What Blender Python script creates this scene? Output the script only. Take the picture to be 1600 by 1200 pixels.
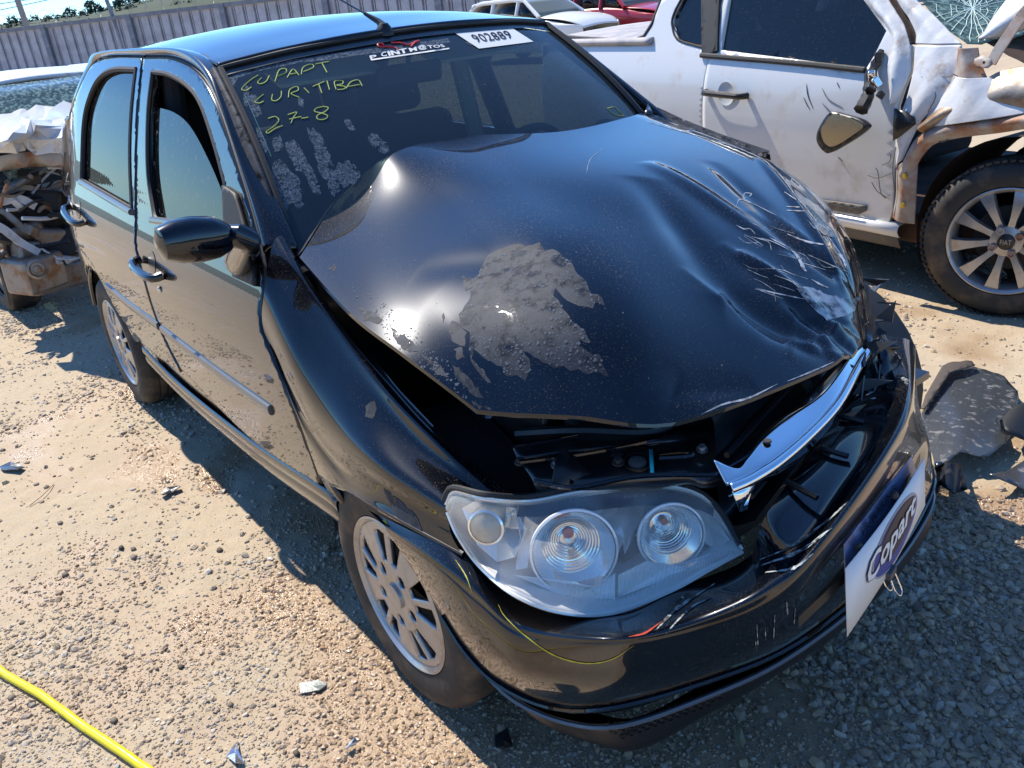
import bpy, bmesh, math, random
import numpy as np
from mathutils import Vector, Matrix
from mathutils.bvhtree import BVHTree
from mathutils.geometry import delaunay_2d_cdt
random.seed(7); rng = np.random.default_rng(7)
for o in list(bpy.data.objects): bpy.data.objects.remove(o, do_unlink=True)
scene = bpy.context.scene
COL = scene.collection
V = Vector
# ------------------------------------------------------------------ camera, sky, sun, exposure
CAM = V((1.45039401, -1.44109614, 1.49413308))
YAW, PITCH, ROLL, FPX = 2.527873228, 0.430249949, -0.109167, 1323.0303
fw = V((math.cos(PITCH)*math.cos(YAW), math.cos(PITCH)*math.sin(YAW), -math.sin(PITCH)))
r0 = fw.cross(V((0, 0, 1))).normalized(); u0 = r0.cross(fw)
rt = r0*math.cos(ROLL)+u0*math.sin(ROLL); up = -r0*math.sin(ROLL)+u0*math.cos(ROLL)
cam = bpy.data.cameras.new('camera'); camo = bpy.data.objects.new('camera', cam); COL.objects.link(camo)
M3 = Matrix((rt, up, -fw)).transposed()
camo.matrix_world = Matrix.Translation(CAM) @ M3.to_4x4()
cam.sensor_width = 36; cam.lens = FPX/1600*36; cam.clip_start = 0.05; cam.clip_end = 3000
scene.camera = camo
SUN_AZ, SUN_EL = math.radians(184), math.radians(52)
sdir = V((math.cos(SUN_EL)*math.cos(SUN_AZ), math.cos(SUN_EL)*math.sin(SUN_AZ), math.sin(SUN_EL)))
world = bpy.data.worlds.new('World'); scene.world = world; world.use_nodes = True
wn = world.node_tree; wn.nodes.clear()
sky = wn.nodes.new('ShaderNodeTexSky'); sky.sky_type = 'NISHITA'; sky.sun_disc = False
sky.sun_elevation = SUN_EL; sky.sun_rotation = math.atan2(sdir.x, sdir.y)
sky.altitude = 900; sky.air_density = 1.0; sky.dust_density = 0.0; sky.ozone_density = 4
bg = wn.nodes.new('ShaderNodeBackground'); bg.inputs[1].default_value = 0.15
wo = wn.nodes.new('ShaderNodeOutputWorld')
tint = wn.nodes.new('ShaderNodeMix'); tint.data_type = 'RGBA'; tint.blend_type = 'MULTIPLY'; tint.inputs[0].default_value = 1
tint.inputs[7].default_value = (.54, .80, 1.03, 1)   # the camera's strong blue
wn.links.new(sky.outputs[0], tint.inputs[6]); wn.links.new(tint.outputs[2], bg.inputs[0]); wn.links.new(bg.outputs[0], wo.inputs[0])
sun = bpy.data.lights.new('sun', 'SUN'); sun.energy = 4.7; sun.angle = math.radians(0.5); sun.color = (1, .93, .82)
suno = bpy.data.objects.new('sun', sun); COL.objects.link(suno)
suno.rotation_euler = sdir.to_track_quat('Z', 'Y').to_euler(); suno.location = (0, 0, 8)
scene.view_settings.view_transform = 'Standard'; scene.view_settings.look = 'None'
scene.view_settings.exposure = 0.6; scene.view_settings.gamma = 1; scene.view_settings.use_curve_mapping = False
scene.render.resolution_x, scene.render.resolution_y = 1024, 768
scene.cycles.max_bounces = 8; scene.cycles.transparent_max_bounces = 12; scene.cycles.caustics_reflective = False
scene.cycles.caustics_refractive = False; scene.cycles.sample_clamp_indirect = 6; scene.cycles.use_denoising = True

# ------------------------------------------------------------------ geometry helpers
def ray(u, v): return fw + rt*((u-800)/FPX) - up*((v-600)/FPX)
def P(u, v, ax, val):
    r = ray(u, v); i = 'xyz'.index(ax); return CAM + r*((val-CAM[i])/r[i])
def pp(t, d='x'):
    return P(t[0], t[1], t[3] if len(t) > 3 else d, t[2])
def link(name, verts, faces, mat=None, parent=None, smooth=True, solid=0, off=-1, bevel=0):
    me = bpy.data.meshes.new(name); me.from_pydata([tuple(v) for v in verts], [], [tuple(f) for f in faces]); me.update()
    if smooth: me.polygons.foreach_set('use_smooth', [True]*len(me.polygons))
    o = bpy.data.objects.new(name, me); COL.objects.link(o)
    if mat:
        for m in (mat if isinstance(mat, list) else [mat]): me.materials.append(m)
    if parent: o.parent = parent
    if solid:
        s = o.modifiers.new('solid', 'SOLIDIFY'); s.thickness = solid; s.offset = off
    if bevel:
        s = o.modifiers.new('bevel', 'BEVEL'); s.width = bevel; s.segments = 2; s.limit_method = 'ANGLE'
    return o
def tag(o, label, cat, group=None, kind=None):
    if label: o['label'] = label
    if cat: o['category'] = cat
    if group: o['group'] = group
    if kind: o['kind'] = kind
    return o
def thing(name, label, cat, loc=(0, 0, 0), rz=0, group=None):
    o = bpy.data.objects.new(name, None); COL.objects.link(o); o.location = loc; o.rotation_euler = (0, 0, rz)
    o.empty_display_size = .2
    return tag(o, label, cat, group)
def crv(pts, n=6, closed=False):
    pts = [V(p) if len(p) == 3 else V((p[0], p[1], 0)) for p in pts]; out = []; N = len(pts)
    for i in range(N if closed else N-1):
        g = (lambda k: pts[k % N]) if closed else (lambda k: pts[k] if 0 <= k < N else (pts[0]*2-pts[1] if k < 0 else pts[-1]*2-pts[-2]))
        a, b, c, d = g(i-1), g(i), g(i+1), g(i+2)
        for k in range(n):
            t = k/n
            out.append(.5*((2*b)+(c-a)*t+(2*a-5*b+4*c-d)*t*t+(3*b-a-3*c+d)*t**3))
    if not closed: out.append(pts[-1])
    return out
def resample(pts, n):
    L = [0]
    for a, b in zip(pts, pts[1:]): L.append(L[-1]+(b-a).length)
    out = []; j = 0
    for k in range(n):
        s = L[-1]*k/(n-1)
        while j < len(L)-2 and L[j+1] < s: j += 1
        d = L[j+1]-L[j]; t = 0 if d == 0 else (s-L[j])/d
        out.append(pts[j].lerp(pts[j+1], min(1, max(0, t))))
    return out
def netpts(rows, nu=6, nv=6):
    R = [crv(r, nu) for r in rows]
    cols = [crv([r[i] for r in R], nv) for i in range(len(R[0]))]
    return [[cols[i][j] for i in range(len(cols))] for j in range(len(cols[0]))]
def grid_faces(a, b, flip=False):
    F = []
    for j in range(a-1):
        for i in range(b-1):
            f = (j*b+i, j*b+i+1, (j+1)*b+i+1, (j+1)*b+i)
            F.append(f[::-1] if flip else f)
    return F
def net(name, rows, mat, parent=None, nu=6, nv=6, solid=0, flip=False, fn=None, off=-1):
    G = netpts(rows, nu, nv)
    v = [p for r in G for p in r]
    if fn: v = [fn(p) for p in v]
    return link(name, v, grid_faces(len(G), len(G[0]), flip), mat, parent, True, solid, off)
def inpoly(p, poly):
    c = False; n = len(poly); j = n-1
    for i in range(n):
        a, b = poly[i], poly[j]
        if (a[1] > p[1]) != (b[1] > p[1]) and p[0] < (b[0]-a[0])*(p[1]-a[1])/(b[1]-a[1])+a[0]: c = not c
        j = i
    return c
def dens(poly, step, closed=True):
    out = []; n = len(poly)
    for i in range(n if closed else n-1):
        a, b = V(poly[i][:2]), V(poly[(i+1) % n][:2]); k = max(1, int((b-a).length/step))
        for t in range(k): out.append(a.lerp(b, t/k))
    return out
def tri2d(outer, holes=(), step=.03):
    """triangulate a 2-D region with interior points; returns 2-D points and triangles"""
    loops = [dens(outer, step)]+[dens(h, step) for h in holes]
    pts = []; edges = []
    for L in loops:
        b = len(pts); pts += [V((p[0], p[1])) for p in L]; edges += [(b+i, b+(i+1) % len(L)) for i in range(len(L))]
    xs = [p[0] for p in loops[0]]; ys = [p[1] for p in loops[0]]
    x = min(xs)+step*.5; row = 0
    while x < max(xs):
        y = min(ys)+step*(.5 if row % 2 else .1)
        while y < max(ys):
            q = (x, y)
            if inpoly(q, loops[0]) and not any(inpoly(q, h) for h in loops[1:]): pts.append(V(q))
            y += step
        x += step*.87; row += 1
    r = delaunay_2d_cdt(pts, edges, [], 0, 1e-6)
    vs, fs = r[0], r[2]; F = []
    for f in fs:
        c = sum((vs[i] for i in f), V((0, 0)))/len(f)
        if inpoly(c, loops[0]) and not any(inpoly(c, h) for h in loops[1:]): F.append(tuple(f))
    return vs, F
def sheet(name, outer, mapf, mat, parent=None, holes=(), step=.03, solid=0, flip=False, smooth=True, off=-1):
    vs, F = tri2d(outer, holes, step)
    used = sorted({i for f in F for i in f}); idx = {k: n for n, k in enumerate(used)}
    F = [tuple(idx[i] for i in (f[::-1] if flip else f)) for f in F]
    return link(name, [mapf(vs[i][0], vs[i][1]) for i in used], F, mat, parent, smooth, solid, off)
def bvh_of(*objs):
    vs = []; fs = []
    for o in objs:
        b = len(vs); mw = o.matrix_world
        vs += [mw @ v.co for v in o.data.vertices]; fs += [[b+i for i in p.vertices] for p in o.data.polygons]
    return BVHTree.FromPolygons(vs, fs)
def hit(u, v, bvh, off=.0008):
    r = ray(u, v).normalized(); h = bvh.ray_cast(CAM, r)
    if h[0] is None:
        n = bvh.find_nearest(CAM+r*2.0)
        return None
    n = h[1]
    if n.dot(r) > 0: n = -n
    return h[0]+n*off
def drape(name, poly, bvh, mat, parent, step=8, off=.0008, holes=(), solid=0):
    vs, F = tri2d(poly, holes, step)
    pts = [hit(p[0], p[1], bvh, off) for p in vs]
    F = [f for f in F if all(pts[i] is not None for i in f)]
    F = [f for f in F if max((pts[f[a]]-pts[f[b]]).length for a, b in ((0, 1), (1, 2), (0, 2))) < .12]
    used = sorted({i for f in F for i in f}); idx = {k: n for n, k in enumerate(used)}
    return link(name, [pts[i] for i in used], [tuple(idx[i] for i in f) for f in F], mat, parent, True, solid)
class MB:
    """collects shapes into one mesh"""
    def __init__(s): s.v = []; s.f = []; s.m = []
    def add(s, v, f, m=0):
        b = len(s.v); s.v += [V(p) for p in v]; s.f += [tuple(b+i for i in q) for q in f]; s.m += [m]*len(f); return s
    def tube(s, pts, r, n=8, cap=True, m=0):
        pts = [V(p) for p in pts]; N = len(pts); vs = []; ref = None
        rr = r if isinstance(r, (list, tuple)) else [r]*N
        for i, p in enumerate(pts):
            t = (pts[min(i+1, N-1)]-pts[max(i-1, 0)])
            t = t.normalized() if t.length > 1e-9 else V((1, 0, 0))
            if ref is None: ref = t.orthogonal().normalized()
            ref = (ref-t*ref.dot(t)); ref = ref.normalized() if ref.length > 1e-6 else t.orthogonal().normalized()
            b = t.cross(ref)
            for k in range(n):
                a = 2*math.pi*k/n; vs.append(p+(ref*math.cos(a)+b*math.sin(a))*rr[i])
        F = [(i*n+k, i*n+(k+1) % n, (i+1)*n+(k+1) % n, (i+1)*n+k) for i in range(N-1) for k in range(n)]
        if cap: F += [tuple(range(n))[::-1], tuple((N-1)*n+k for k in range(n))]
        return s.add(vs, F, m)
    def box(s, c, d, R=None, m=0):
        R = R or Matrix.Identity(3); c = V(c); vs = []
        for x in (-.5, .5):
            for y in (-.5, .5):
                for z in (-.5, .5): vs.append(c+R @ V((x*d[0], y*d[1], z*d[2])))
        return s.add(vs, [(0, 1, 3, 2), (4, 6, 7, 5), (0, 4, 5, 1), (2, 3, 7, 6), (0, 2, 6, 4), (1, 5, 7, 3)], m)
    def lathe(s, prof, c, axis, n=32, m=0, arc=None):
        """prof: (radius, along axis)"""
        c = V(c); ax = V(axis).normalized(); a = ax.orthogonal().normalized(); b = ax.cross(a)
        k = len(prof); vs = [c+ax*h+(a*math.cos(2*math.pi*i/n)+b*math.sin(2*math.pi*i/n))*r for i in range(n) for r, h in prof]
        F = [(i*k+j, i*k+j+1, ((i+1) % n)*k+j+1, ((i+1) % n)*k+j) for i in range(n) for j in range(k-1)]
        return s.add(vs, F, m)
    def grid(s, rows, m=0):
        return s.add([p for r in rows for p in r], grid_faces(len(rows), len(rows[0])), m)
    def build(s, name, mat, parent=None, smooth=True, solid=0, bevel=0, off=-1):
        o = link(name, s.v, s.f, mat, parent, smooth, solid, off, bevel)
        if any(s.m): o.data.polygons.foreach_set('material_index', s.m)
        if smooth: autosmooth(o)
        return o
def autosmooth(o, ang=35):
    bm = bmesh.new(); bm.from_mesh(o.data); bmesh.ops.recalc_face_normals(bm, faces=bm.faces)
    for e in bm.edges:
        if len(e.link_faces) == 2 and e.calc_face_angle(0) > math.radians(ang): e.smooth = False
    bm.to_mesh(o.data); bm.free()
def rot(rx=0, ry=0, rz=0):
    return (Matrix.Rotation(math.radians(rz), 3, 'Z') @ Matrix.Rotation(math.radians(ry), 3, 'Y') @ Matrix.Rotation(math.radians(rx), 3, 'X'))
def text2d(body, size=1.0, bold_=0.0):
    cu = bpy.data.curves.new('t', 'FONT'); cu.body = body; cu.size = size; cu.resolution_u = 2; cu.offset = bold_
    o = bpy.data.objects.new('t', cu); COL.objects.link(o)
    me = bpy.data.meshes.new_from_object(o.evaluated_get(bpy.context.evaluated_depsgraph_get()))
    v = [tuple(p.co[:2]) for p in me.vertices]; f = [tuple(p.vertices) for p in me.polygons]
    bpy.data.objects.remove(o); bpy.data.meshes.remove(me)
    xs = [p[0] for p in v]; ys = [p[1] for p in v]; x0, x1, y0, y1 = min(xs), max(xs), min(ys), max(ys)
    return [((x-x0)/(x1-x0), (y-y0)/(y1-y0)) for x, y in v], f
def bil(q, s, t):
    """quad q = bottom-left, bottom-right, top-right, top-left"""
    q = [V(p) for p in q]; return q[0].lerp(q[1], s).lerp(q[3].lerp(q[2], s), t)

# ------------------------------------------------------------------ materials
def nodes(m): return m.node_tree.nodes, m.node_tree.links
def mat(name, col, rough=.5, metal=0, coat=0, coatr=.03, spec=.5, bump=0, bscale=50, mix=None, mscale=6, mpos=(.45, .6), mrough=None, detail=6, island=0, ior=1.5, bdist=.002, cior=1.5):
    m = bpy.data.materials.new(name); m.use_nodes = True; N, L = nodes(m); b = N['Principled BSDF']
    b.inputs['Base Color'].default_value = (*col, 1); b.inputs['Roughness'].default_value = rough
    b.inputs['Metallic'].default_value = metal; b.inputs['Coat Weight'].default_value = coat
    b.inputs['Coat Roughness'].default_value = coatr; b.inputs['Coat IOR'].default_value = cior; b.inputs['Specular IOR Level'].default_value = spec; b.inputs['IOR'].default_value = ior
    tc = N.new('ShaderNodeTexCoord')
    if mix:
        nz = N.new('ShaderNodeTexNoise'); nz.inputs['Scale'].default_value = mscale; nz.inputs['Detail'].default_value = detail
        nz.inputs['Roughness'].default_value = .6
        L.new(tc.outputs['Object'], nz.inputs['Vector'])
        rp = N.new('ShaderNodeMapRange'); rp.inputs[1].default_value = mpos[0]; rp.inputs[2].default_value = mpos[1]
        L.new(nz.outputs['Fac'], rp.inputs[0])
        mx = N.new('ShaderNodeMix'); mx.data_type = 'RGBA'; L.new(rp.outputs[0], mx.inputs[0])
        mx.inputs[6].default_value = (*col, 1); mx.inputs[7].default_value = (*mix, 1)
        L.new(mx.outputs[2], b.inputs['Base Color'])
        if mrough is not None:
            r2 = N.new('ShaderNodeMapRange'); r2.inputs[3].default_value = rough; r2.inputs[4].default_value = mrough
            L.new(rp.outputs[0], r2.inputs[0]); L.new(r2.outputs[0], b.inputs['Roughness'])
            r3 = N.new('ShaderNodeMapRange'); r3.inputs[3].default_value = coat; r3.inputs[4].default_value = coat*.3
            L.new(rp.outputs[0], r3.inputs[0]); L.new(r3.outputs[0], b.inputs['Coat Weight'])
    if island:
        g = N.new('ShaderNodeNewGeometry'); hs = N.new('ShaderNodeHueSaturation')
        mr = N.new('ShaderNodeMapRange'); mr.inputs[3].default_value = 1-island; mr.inputs[4].default_value = 1+island
        L.new(g.outputs['Random Per Island'], mr.inputs[0]); L.new(mr.outputs[0], hs.inputs['Value'])
        src = b.inputs['Base Color'].links[0].from_socket if b.inputs['Base Color'].links else None
        if src: L.new(src, hs.inputs['Color'])
        else: hs.inputs['Color'].default_value = (*col, 1)
        L.new(hs.outputs[0], b.inputs['Base Color'])
    if bump:
        nb = N.new('ShaderNodeTexNoise'); nb.inputs['Scale'].default_value = bscale; nb.inputs['Detail'].default_value = 5
        L.new(tc.outputs['Object'], nb.inputs['Vector'])
        bp = N.new('ShaderNodeBump'); bp.inputs['Strength'].default_value = bump; bp.inputs['Distance'].default_value = bdist
        L.new(nb.outputs['Fac'], bp.inputs['Height']); L.new(bp.outputs[0], b.inputs['Normal'])
    return m
def glass(name, tint, haze=0, hazecol=(.5, .5, .5), ior=1.5, rough=0.0, dirt_haze=None):
    m = bpy.data.materials.new(name); m.use_nodes = True; N, L = nodes(m); N.clear()
    out = N.new('ShaderNodeOutputMaterial'); tr = N.new('ShaderNodeBsdfTransparent'); tr.inputs[0].default_value = (*tint, 1)
    gl = N.new('ShaderNodeBsdfGlossy'); gl.inputs['Roughness'].default_value = rough
    fr = N.new('ShaderNodeFresnel'); fr.inputs[0].default_value = ior
    geo = N.new('ShaderNodeNewGeometry'); io = N.new('ShaderNodeMix'); io.data_type = 'FLOAT'
    L.new(geo.outputs['Backfacing'], io.inputs[0]); io.inputs[2].default_value = ior; io.inputs[3].default_value = 1/ior
    L.new(io.outputs[0], fr.inputs[0])
    mx = N.new('ShaderNodeMixShader'); L.new(fr.outputs[0], mx.inputs[0]); L.new(tr.outputs[0], mx.inputs[1]); L.new(gl.outputs[0], mx.inputs[2])
    last = mx
    if haze or dirt_haze:
        df = N.new('ShaderNodeBsdfDiffuse'); df.inputs[0].default_value = (*hazecol, 1)
        m2 = N.new('ShaderNodeMixShader'); m2.inputs[0].default_value = haze; L.new(mx.outputs[0], m2.inputs[1]); L.new(df.outputs[0], m2.inputs[2]); last = m2
        if dirt_haze:
            tc = N.new('ShaderNodeTexCoord'); nz = N.new('ShaderNodeTexNoise'); nz.inputs['Scale'].default_value = dirt_haze[0]; nz.inputs['Detail'].default_value = 8
            L.new(tc.outputs['Object'], nz.inputs['Vector']); mr = N.new('ShaderNodeMapRange')
            mr.inputs[1].default_value = dirt_haze[1]; mr.inputs[2].default_value = dirt_haze[2]; mr.inputs[3].default_value = haze; mr.inputs[4].default_value = dirt_haze[3]
            L.new(nz.outputs['Fac'], mr.inputs[0]); L.new(mr.outputs[0], m2.inputs[0])
    L.new(last.outputs[0], out.inputs[0]); return m

M = {}
M['paint'] = mat('black_metallic_paint', (.0014, .0030, .0072), .24, .25, 1, .006, spec=.12, cior=1.55)
def dusty(m, col, scale, lo, hi, amt, rough):
    N, L = nodes(m); b = N['Principled BSDF']; tc = N.new('ShaderNodeTexCoord')
    n1 = N.new('ShaderNodeTexNoise'); n1.inputs['Scale'].default_value = scale; n1.inputs['Detail'].default_value = 3; L.new(tc.outputs['Object'], n1.inputs['Vector'])
    n2 = N.new('ShaderNodeTexNoise'); n2.inputs['Scale'].default_value = 3.5; n2.inputs['Detail'].default_value = 6; L.new(tc.outputs['Object'], n2.inputs['Vector'])
    ad = N.new('ShaderNodeMath'); ad.operation = 'MULTIPLY_ADD'; L.new(n2.outputs['Fac'], ad.inputs[0]); ad.inputs[1].default_value = .35; L.new(n1.outputs['Fac'], ad.inputs[2])
    mr = N.new('ShaderNodeMapRange'); mr.inputs[1].default_value = lo; mr.inputs[2].default_value = hi; mr.inputs[4].default_value = amt; L.new(ad.outputs[0], mr.inputs[0])
    df = N.new('ShaderNodeBsdfDiffuse'); df.inputs[0].default_value = (*col, 1); mx = N.new('ShaderNodeMixShader')
    L.new(mr.outputs[0], mx.inputs[0]); L.new(b.outputs[0], mx.inputs[1]); L.new(df.outputs[0], mx.inputs[2]); L.new(mx.outputs[0], N['Material Output'].inputs[0])
dusty(M['paint'], (.22, .18, .13), 380, .80, .92, .55, .6)
def holes(m, scale, lo, hi, mn=0.0):
    N, L = nodes(m); tc = N.new('ShaderNodeTexCoord'); n1 = N.new('ShaderNodeTexNoise'); n1.inputs['Scale'].default_value = scale; n1.inputs['Detail'].default_value = 9; n1.inputs['Roughness'].default_value = .7
    L.new(tc.outputs['Object'], n1.inputs['Vector']); mr = N.new('ShaderNodeMapRange'); mr.inputs[1].default_value = lo; mr.inputs[2].default_value = hi; mr.inputs[3].default_value = mn; L.new(n1.outputs['Fac'], mr.inputs[0])
    out = N['Material Output'] if 'Material Output' in N else next(n for n in N if n.type == 'OUTPUT_MATERIAL'); src = out.inputs[0].links[0].from_socket
    tr = N.new('ShaderNodeBsdfTransparent'); mx = N.new('ShaderNodeMixShader'); L.new(mr.outputs[0], mx.inputs[0]); L.new(tr.outputs[0], mx.inputs[1]); L.new(src, mx.inputs[2]); L.new(mx.outputs[0], out.inputs[0])
M['film'] = mat('dried_water_film', (.048, .053, .064), .6, 0, .0, .35, spec=.15, bump=.25, bscale=260, mix=(.032, .036, .046), mscale=30)
holes(M['film'], 26, .36, .50, .10)
M['bare'] = mat('scraped_paint', (.55, .56, .56), .35, .3, 0, mix=(.18, .19, .2), mscale=40)
M['inner'] = mat('inner_black_paint', (.008, .009, .012), .3, 0, .6, .1, bump=.15, bscale=30, mix=(.02, .02, .02), mscale=12)
M['rubber'] = mat('black_rubber', (.018, .018, .018), .6, bump=.2, bscale=120)
M['tyre'] = mat('tyre_rubber', (.022, .021, .02), .72, bump=.3, bscale=90, mix=(.12, .085, .055), mscale=9, mpos=(.48, .72))
M['rim'] = mat('wheel_silver', (.40, .39, .38), .3, .6, .4, .1, mix=(.30, .25, .2), mscale=20, mpos=(.5, .75))
M['rimdark'] = mat('wheel_dark_parts', (.03, .028, .026), .7, bump=.3, bscale=60)  # dark finish of hubs, bolts and engine parts
M['chrome'] = mat('chrome_bar', (.85, .86, .88), .06, 1, bump=.02, bscale=20)
M['refl'] = mat('lamp_reflector', (.93, .92, .88), .12, .9)
M['lampbody'] = mat('lamp_housing_silver', (.85, .85, .84), .3, .1, .5)
M['amber'] = mat('amber_bulb', (.9, .18, .05), .3)
M['blkpl'] = mat('black_plastic', (.011, .011, .012), .38, bump=.12, bscale=200)
M['satin'] = mat('grey_black_trim', (.10, .115, .13), .28, .1, .4)
M['glass'] = glass('side_glass', (.08, .10, .11), .01, (.4, .4, .38), 1.58, dirt_haze=(70, .60, .68, .22))
M['wshield'] = glass('windshield_glass', (.52, .62, .60), .055, (.24, .34, .44), 1.7)
M['lens'] = glass('lamp_lens', (.98, .98, .97), .10, (.98, .94, .85), 1.42, .01, dirt_haze=(9, .35, .70, .30))  # milky haze also stands in for the brightness refracted in the lens
M['lens2'] = glass('lamp_inner_lens', (.95, .95, .95), .02, (.8, .8, .8), 1.4)
M['drop'] = mat('water_drop', (.75, .8, .85), .03, 0, 0, ior=1.33); M['drop'].node_tree.nodes['Principled BSDF'].inputs['Transmission Weight'].default_value = .85
M['white'] = mat('white_paint', (.66, .66, .65), .35, .05, .7, .06, mix=(.50, .42, .33), mscale=5, mpos=(.56, .80), mrough=.6, detail=12)
M['whitewreck'] = mat('white_wrecked_paint', (.66, .66, .66), .38, 0, .5, .08, mix=(.34, .26, .20), mscale=8, mpos=(.56, .70), mrough=.6, bump=.35, bscale=18, bdist=.008, detail=12)
M['rusty'] = mat('rusty_primer', (.38, .34, .30), .6, .1, mix=(.30, .13, .06), mscale=9, mpos=(.42, .62), bump=.4, bscale=40)
M['rust'] = mat('brown_wheel_housing', (.06, .03, .018), .8, mix=(.02, .014, .012), mscale=8, bump=.5, bscale=60)
M['alloy'] = mat('dirty_cast_alloy', (.33, .29, .25), .5, .6, mix=(.25, .14, .07), mscale=14, mpos=(.45, .65), bump=.5, bscale=70)
M['trimgrey'] = mat('grey_trim', (.10, .095, .09), .6, bump=.2, bscale=200, mix=(.2, .15, .1), mscale=8, mpos=(.5, .8))
M['shatter'] = glass('shattered_glass', (.25, .38, .38), .10, (.36, .52, .50), 1.5, .1, dirt_haze=(42, .46, .66, .5))
M['darkglass'] = glass('dark_tinted_glass', (.03, .04, .05), .02, (.2, .25, .3), 1.6, dirt_haze=(160, .64, .70, .3))
M['fabric'] = mat('dark_seat_cloth', (.022, .025, .03), .9, bump=.3, bscale=300)
M['beige'] = mat('beige_headliner', (.42, .40, .33), .9)
M['dash'] = mat('dashboard_plastic', (.02, .022, .025), .6, bump=.2, bscale=150)
M['stick'] = mat('white_sticker', (.80, .80, .78), .5)
M['red'] = mat('red_print', (.62, .04, .05), .5)
M['ink'] = mat('dark_ink', (.012, .014, .03), .5)
M['blue'] = mat('blue_print', (.02, .05, .25), .5)
M['greyprint'] = mat('grey_print', (.35, .36, .38), .5)
M['cyan'] = mat('cyan_mark', (.02, .5, .55), .6)
M['chalk'] = mat('yellow_green_marker', (.40, .48, .13), .8)
M['yellow'] = mat('yellow_hose', (.82, .68, .01), .3, 0, .3, .1, mix=(.5, .4, .05), mscale=40, mpos=(.62, .75))
M['steel'] = mat('galvanised_bolt', (.6, .6, .6), .3, .9)
M['platepaint'] = mat('number_plate_grey', (.20, .25, .42), .35, .2, .3, mix=(.12, .14, .25), mscale=22)
M['galv'] = mat('galvanised_fence_sheet', (.40, .40, .43), .5, .35, mix=(.30, .30, .34), mscale=3)
M['galvpost'] = mat('grey_fence_post', (.16, .18, .23), .5, .3, mix=(.22, .24, .28), mscale=4)
M['conc'] = mat('concrete_post', (.30, .28, .25), .9, bump=.3, bscale=60)
M['torn'] = mat('torn_dusty_plastic', (.045, .05, .056), .22, 0, .5, .12, mix=(.26, .25, .24), mscale=30, mpos=(.56, .72), mrough=.55, detail=12, bump=.35, bscale=40, bdist=.004)
M['foliage'] = mat('dark_tree_foliage', (.035, .06, .03), .9, mix=(.07, .09, .05), mscale=.4)
M['hill'] = mat('dry_scrub_hill', (.045, .052, .03), .95, mix=(.045, .07, .035), mscale=.12, mpos=(.4, .6))
M['redcar'] = mat('red_car_paint', (.45, .02, .03), .3, 0, .8)
M['woodpole'] = mat('lamp_post_grey', (.28, .26, .25), .7)
# ------------------------------------------------------------------ the black hatchback (x forward, y to its left, origin on the ground under the front axle)
GZ = [0, .20, .30, .45, .565, .68, .75, .82, .88, .95, 1.15, 1.38, 1.46]
GY = [.74, .765, .79, .805, .815, .821, .821, .815, .80, .765, .70, .62, .56]
def G(x, z):
    g = (np.interp(z-.07, GZ, GY)+2*np.interp(z-.035, GZ, GY)+3*np.interp(z, GZ, GY)+2*np.interp(z+.035, GZ, GY)+np.interp(z+.07, GZ, GY))/9
    if x < -2.45: t = min(1, (-2.45-x)/.62); g *= 1-.20*t*t
    return float(g)
def S(u, v):
    r = ray(u, v); t = .5; st = .05
    while t < 9:
        q = CAM+r*t
        if q.y >= -G(q.x, q.z):
            if st < 1e-4: return q
            t -= st; st *= .2
        t += st
    return CAM+r*t
def SX(p): q = S(*p); return (q.x, q.z)
def side(x, z): return V((x, -G(x, z), z))
def sideo(d): return lambda x, z: V((x, -G(x, z)-d, z))
CAR = thing('damaged_hatchback', 'black hatchback with crumpled hood and broken grille in the middle of the yard', 'car')
pt = M['paint']

def loop_px(pts, n=5, closed=True): return [(p.x, p.y) for p in crv(pts, n, closed)]
def dense_px(segs):
    """list of polylines in pixels, each smoothed on its own -> (x, z) outline on the side surface"""
    out = []
    for s in segs: out += [SX((p.x, p.y)) for p in (crv(s, 5) if len(s) > 2 else [V((*s[0], 0)), V((*s[1], 0))])][:-1]
    return out
# --- front door
fd_out = dense_px([[(284, 578), (395, 688), (497, 757)], [(497, 757), (494, 738), (469, 672), (431, 575), (405, 506), (410, 440), (406, 400)],
    [(406, 400), (392, 340), (365, 250), (335, 160), (308, 115), (270, 94), (224, 92)], [(224, 92), (215, 200), (214, 345), (217, 400), (250, 509), (284, 578)]])
fwin = dense_px([[(237, 113), (262, 117), (292, 135), (313, 165), (335, 230), (351, 290)], [(351, 290), (354, 352)], [(354, 352), (300, 350), (241, 343)], [(241, 343), (230, 270), (230, 180), (237, 113)]])
front_door = sheet('front_door', fd_out, side, pt, CAR, [fwin], .016, .03, flip=False)
rd_out = dense_px([[(282, 582), (250, 560), (220, 536)], [(220, 536), (185, 490), (158, 440), (140, 408), (122, 385)], [(122, 385), (117, 359), (111, 312), (104, 233), (113, 170), (140, 107), (165, 92)],
    [(165, 92), (190, 90), (221, 91)], [(221, 91), (212, 200), (211, 345), (214, 400), (247, 509), (282, 582)]])
rwin = dense_px([[(212, 109), (178, 109), (155, 122), (140, 150), (130, 195), (127, 283)], [(127, 283), (165, 305), (206, 329)], [(206, 329), (203, 250), (205, 180), (212, 109)]])
rear_door = sheet('rear_door', rd_out, side, pt, CAR, [rwin], .016, .03)
def inset(d): return lambda x, z: V((x, -G(x, z)+d, z))
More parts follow.
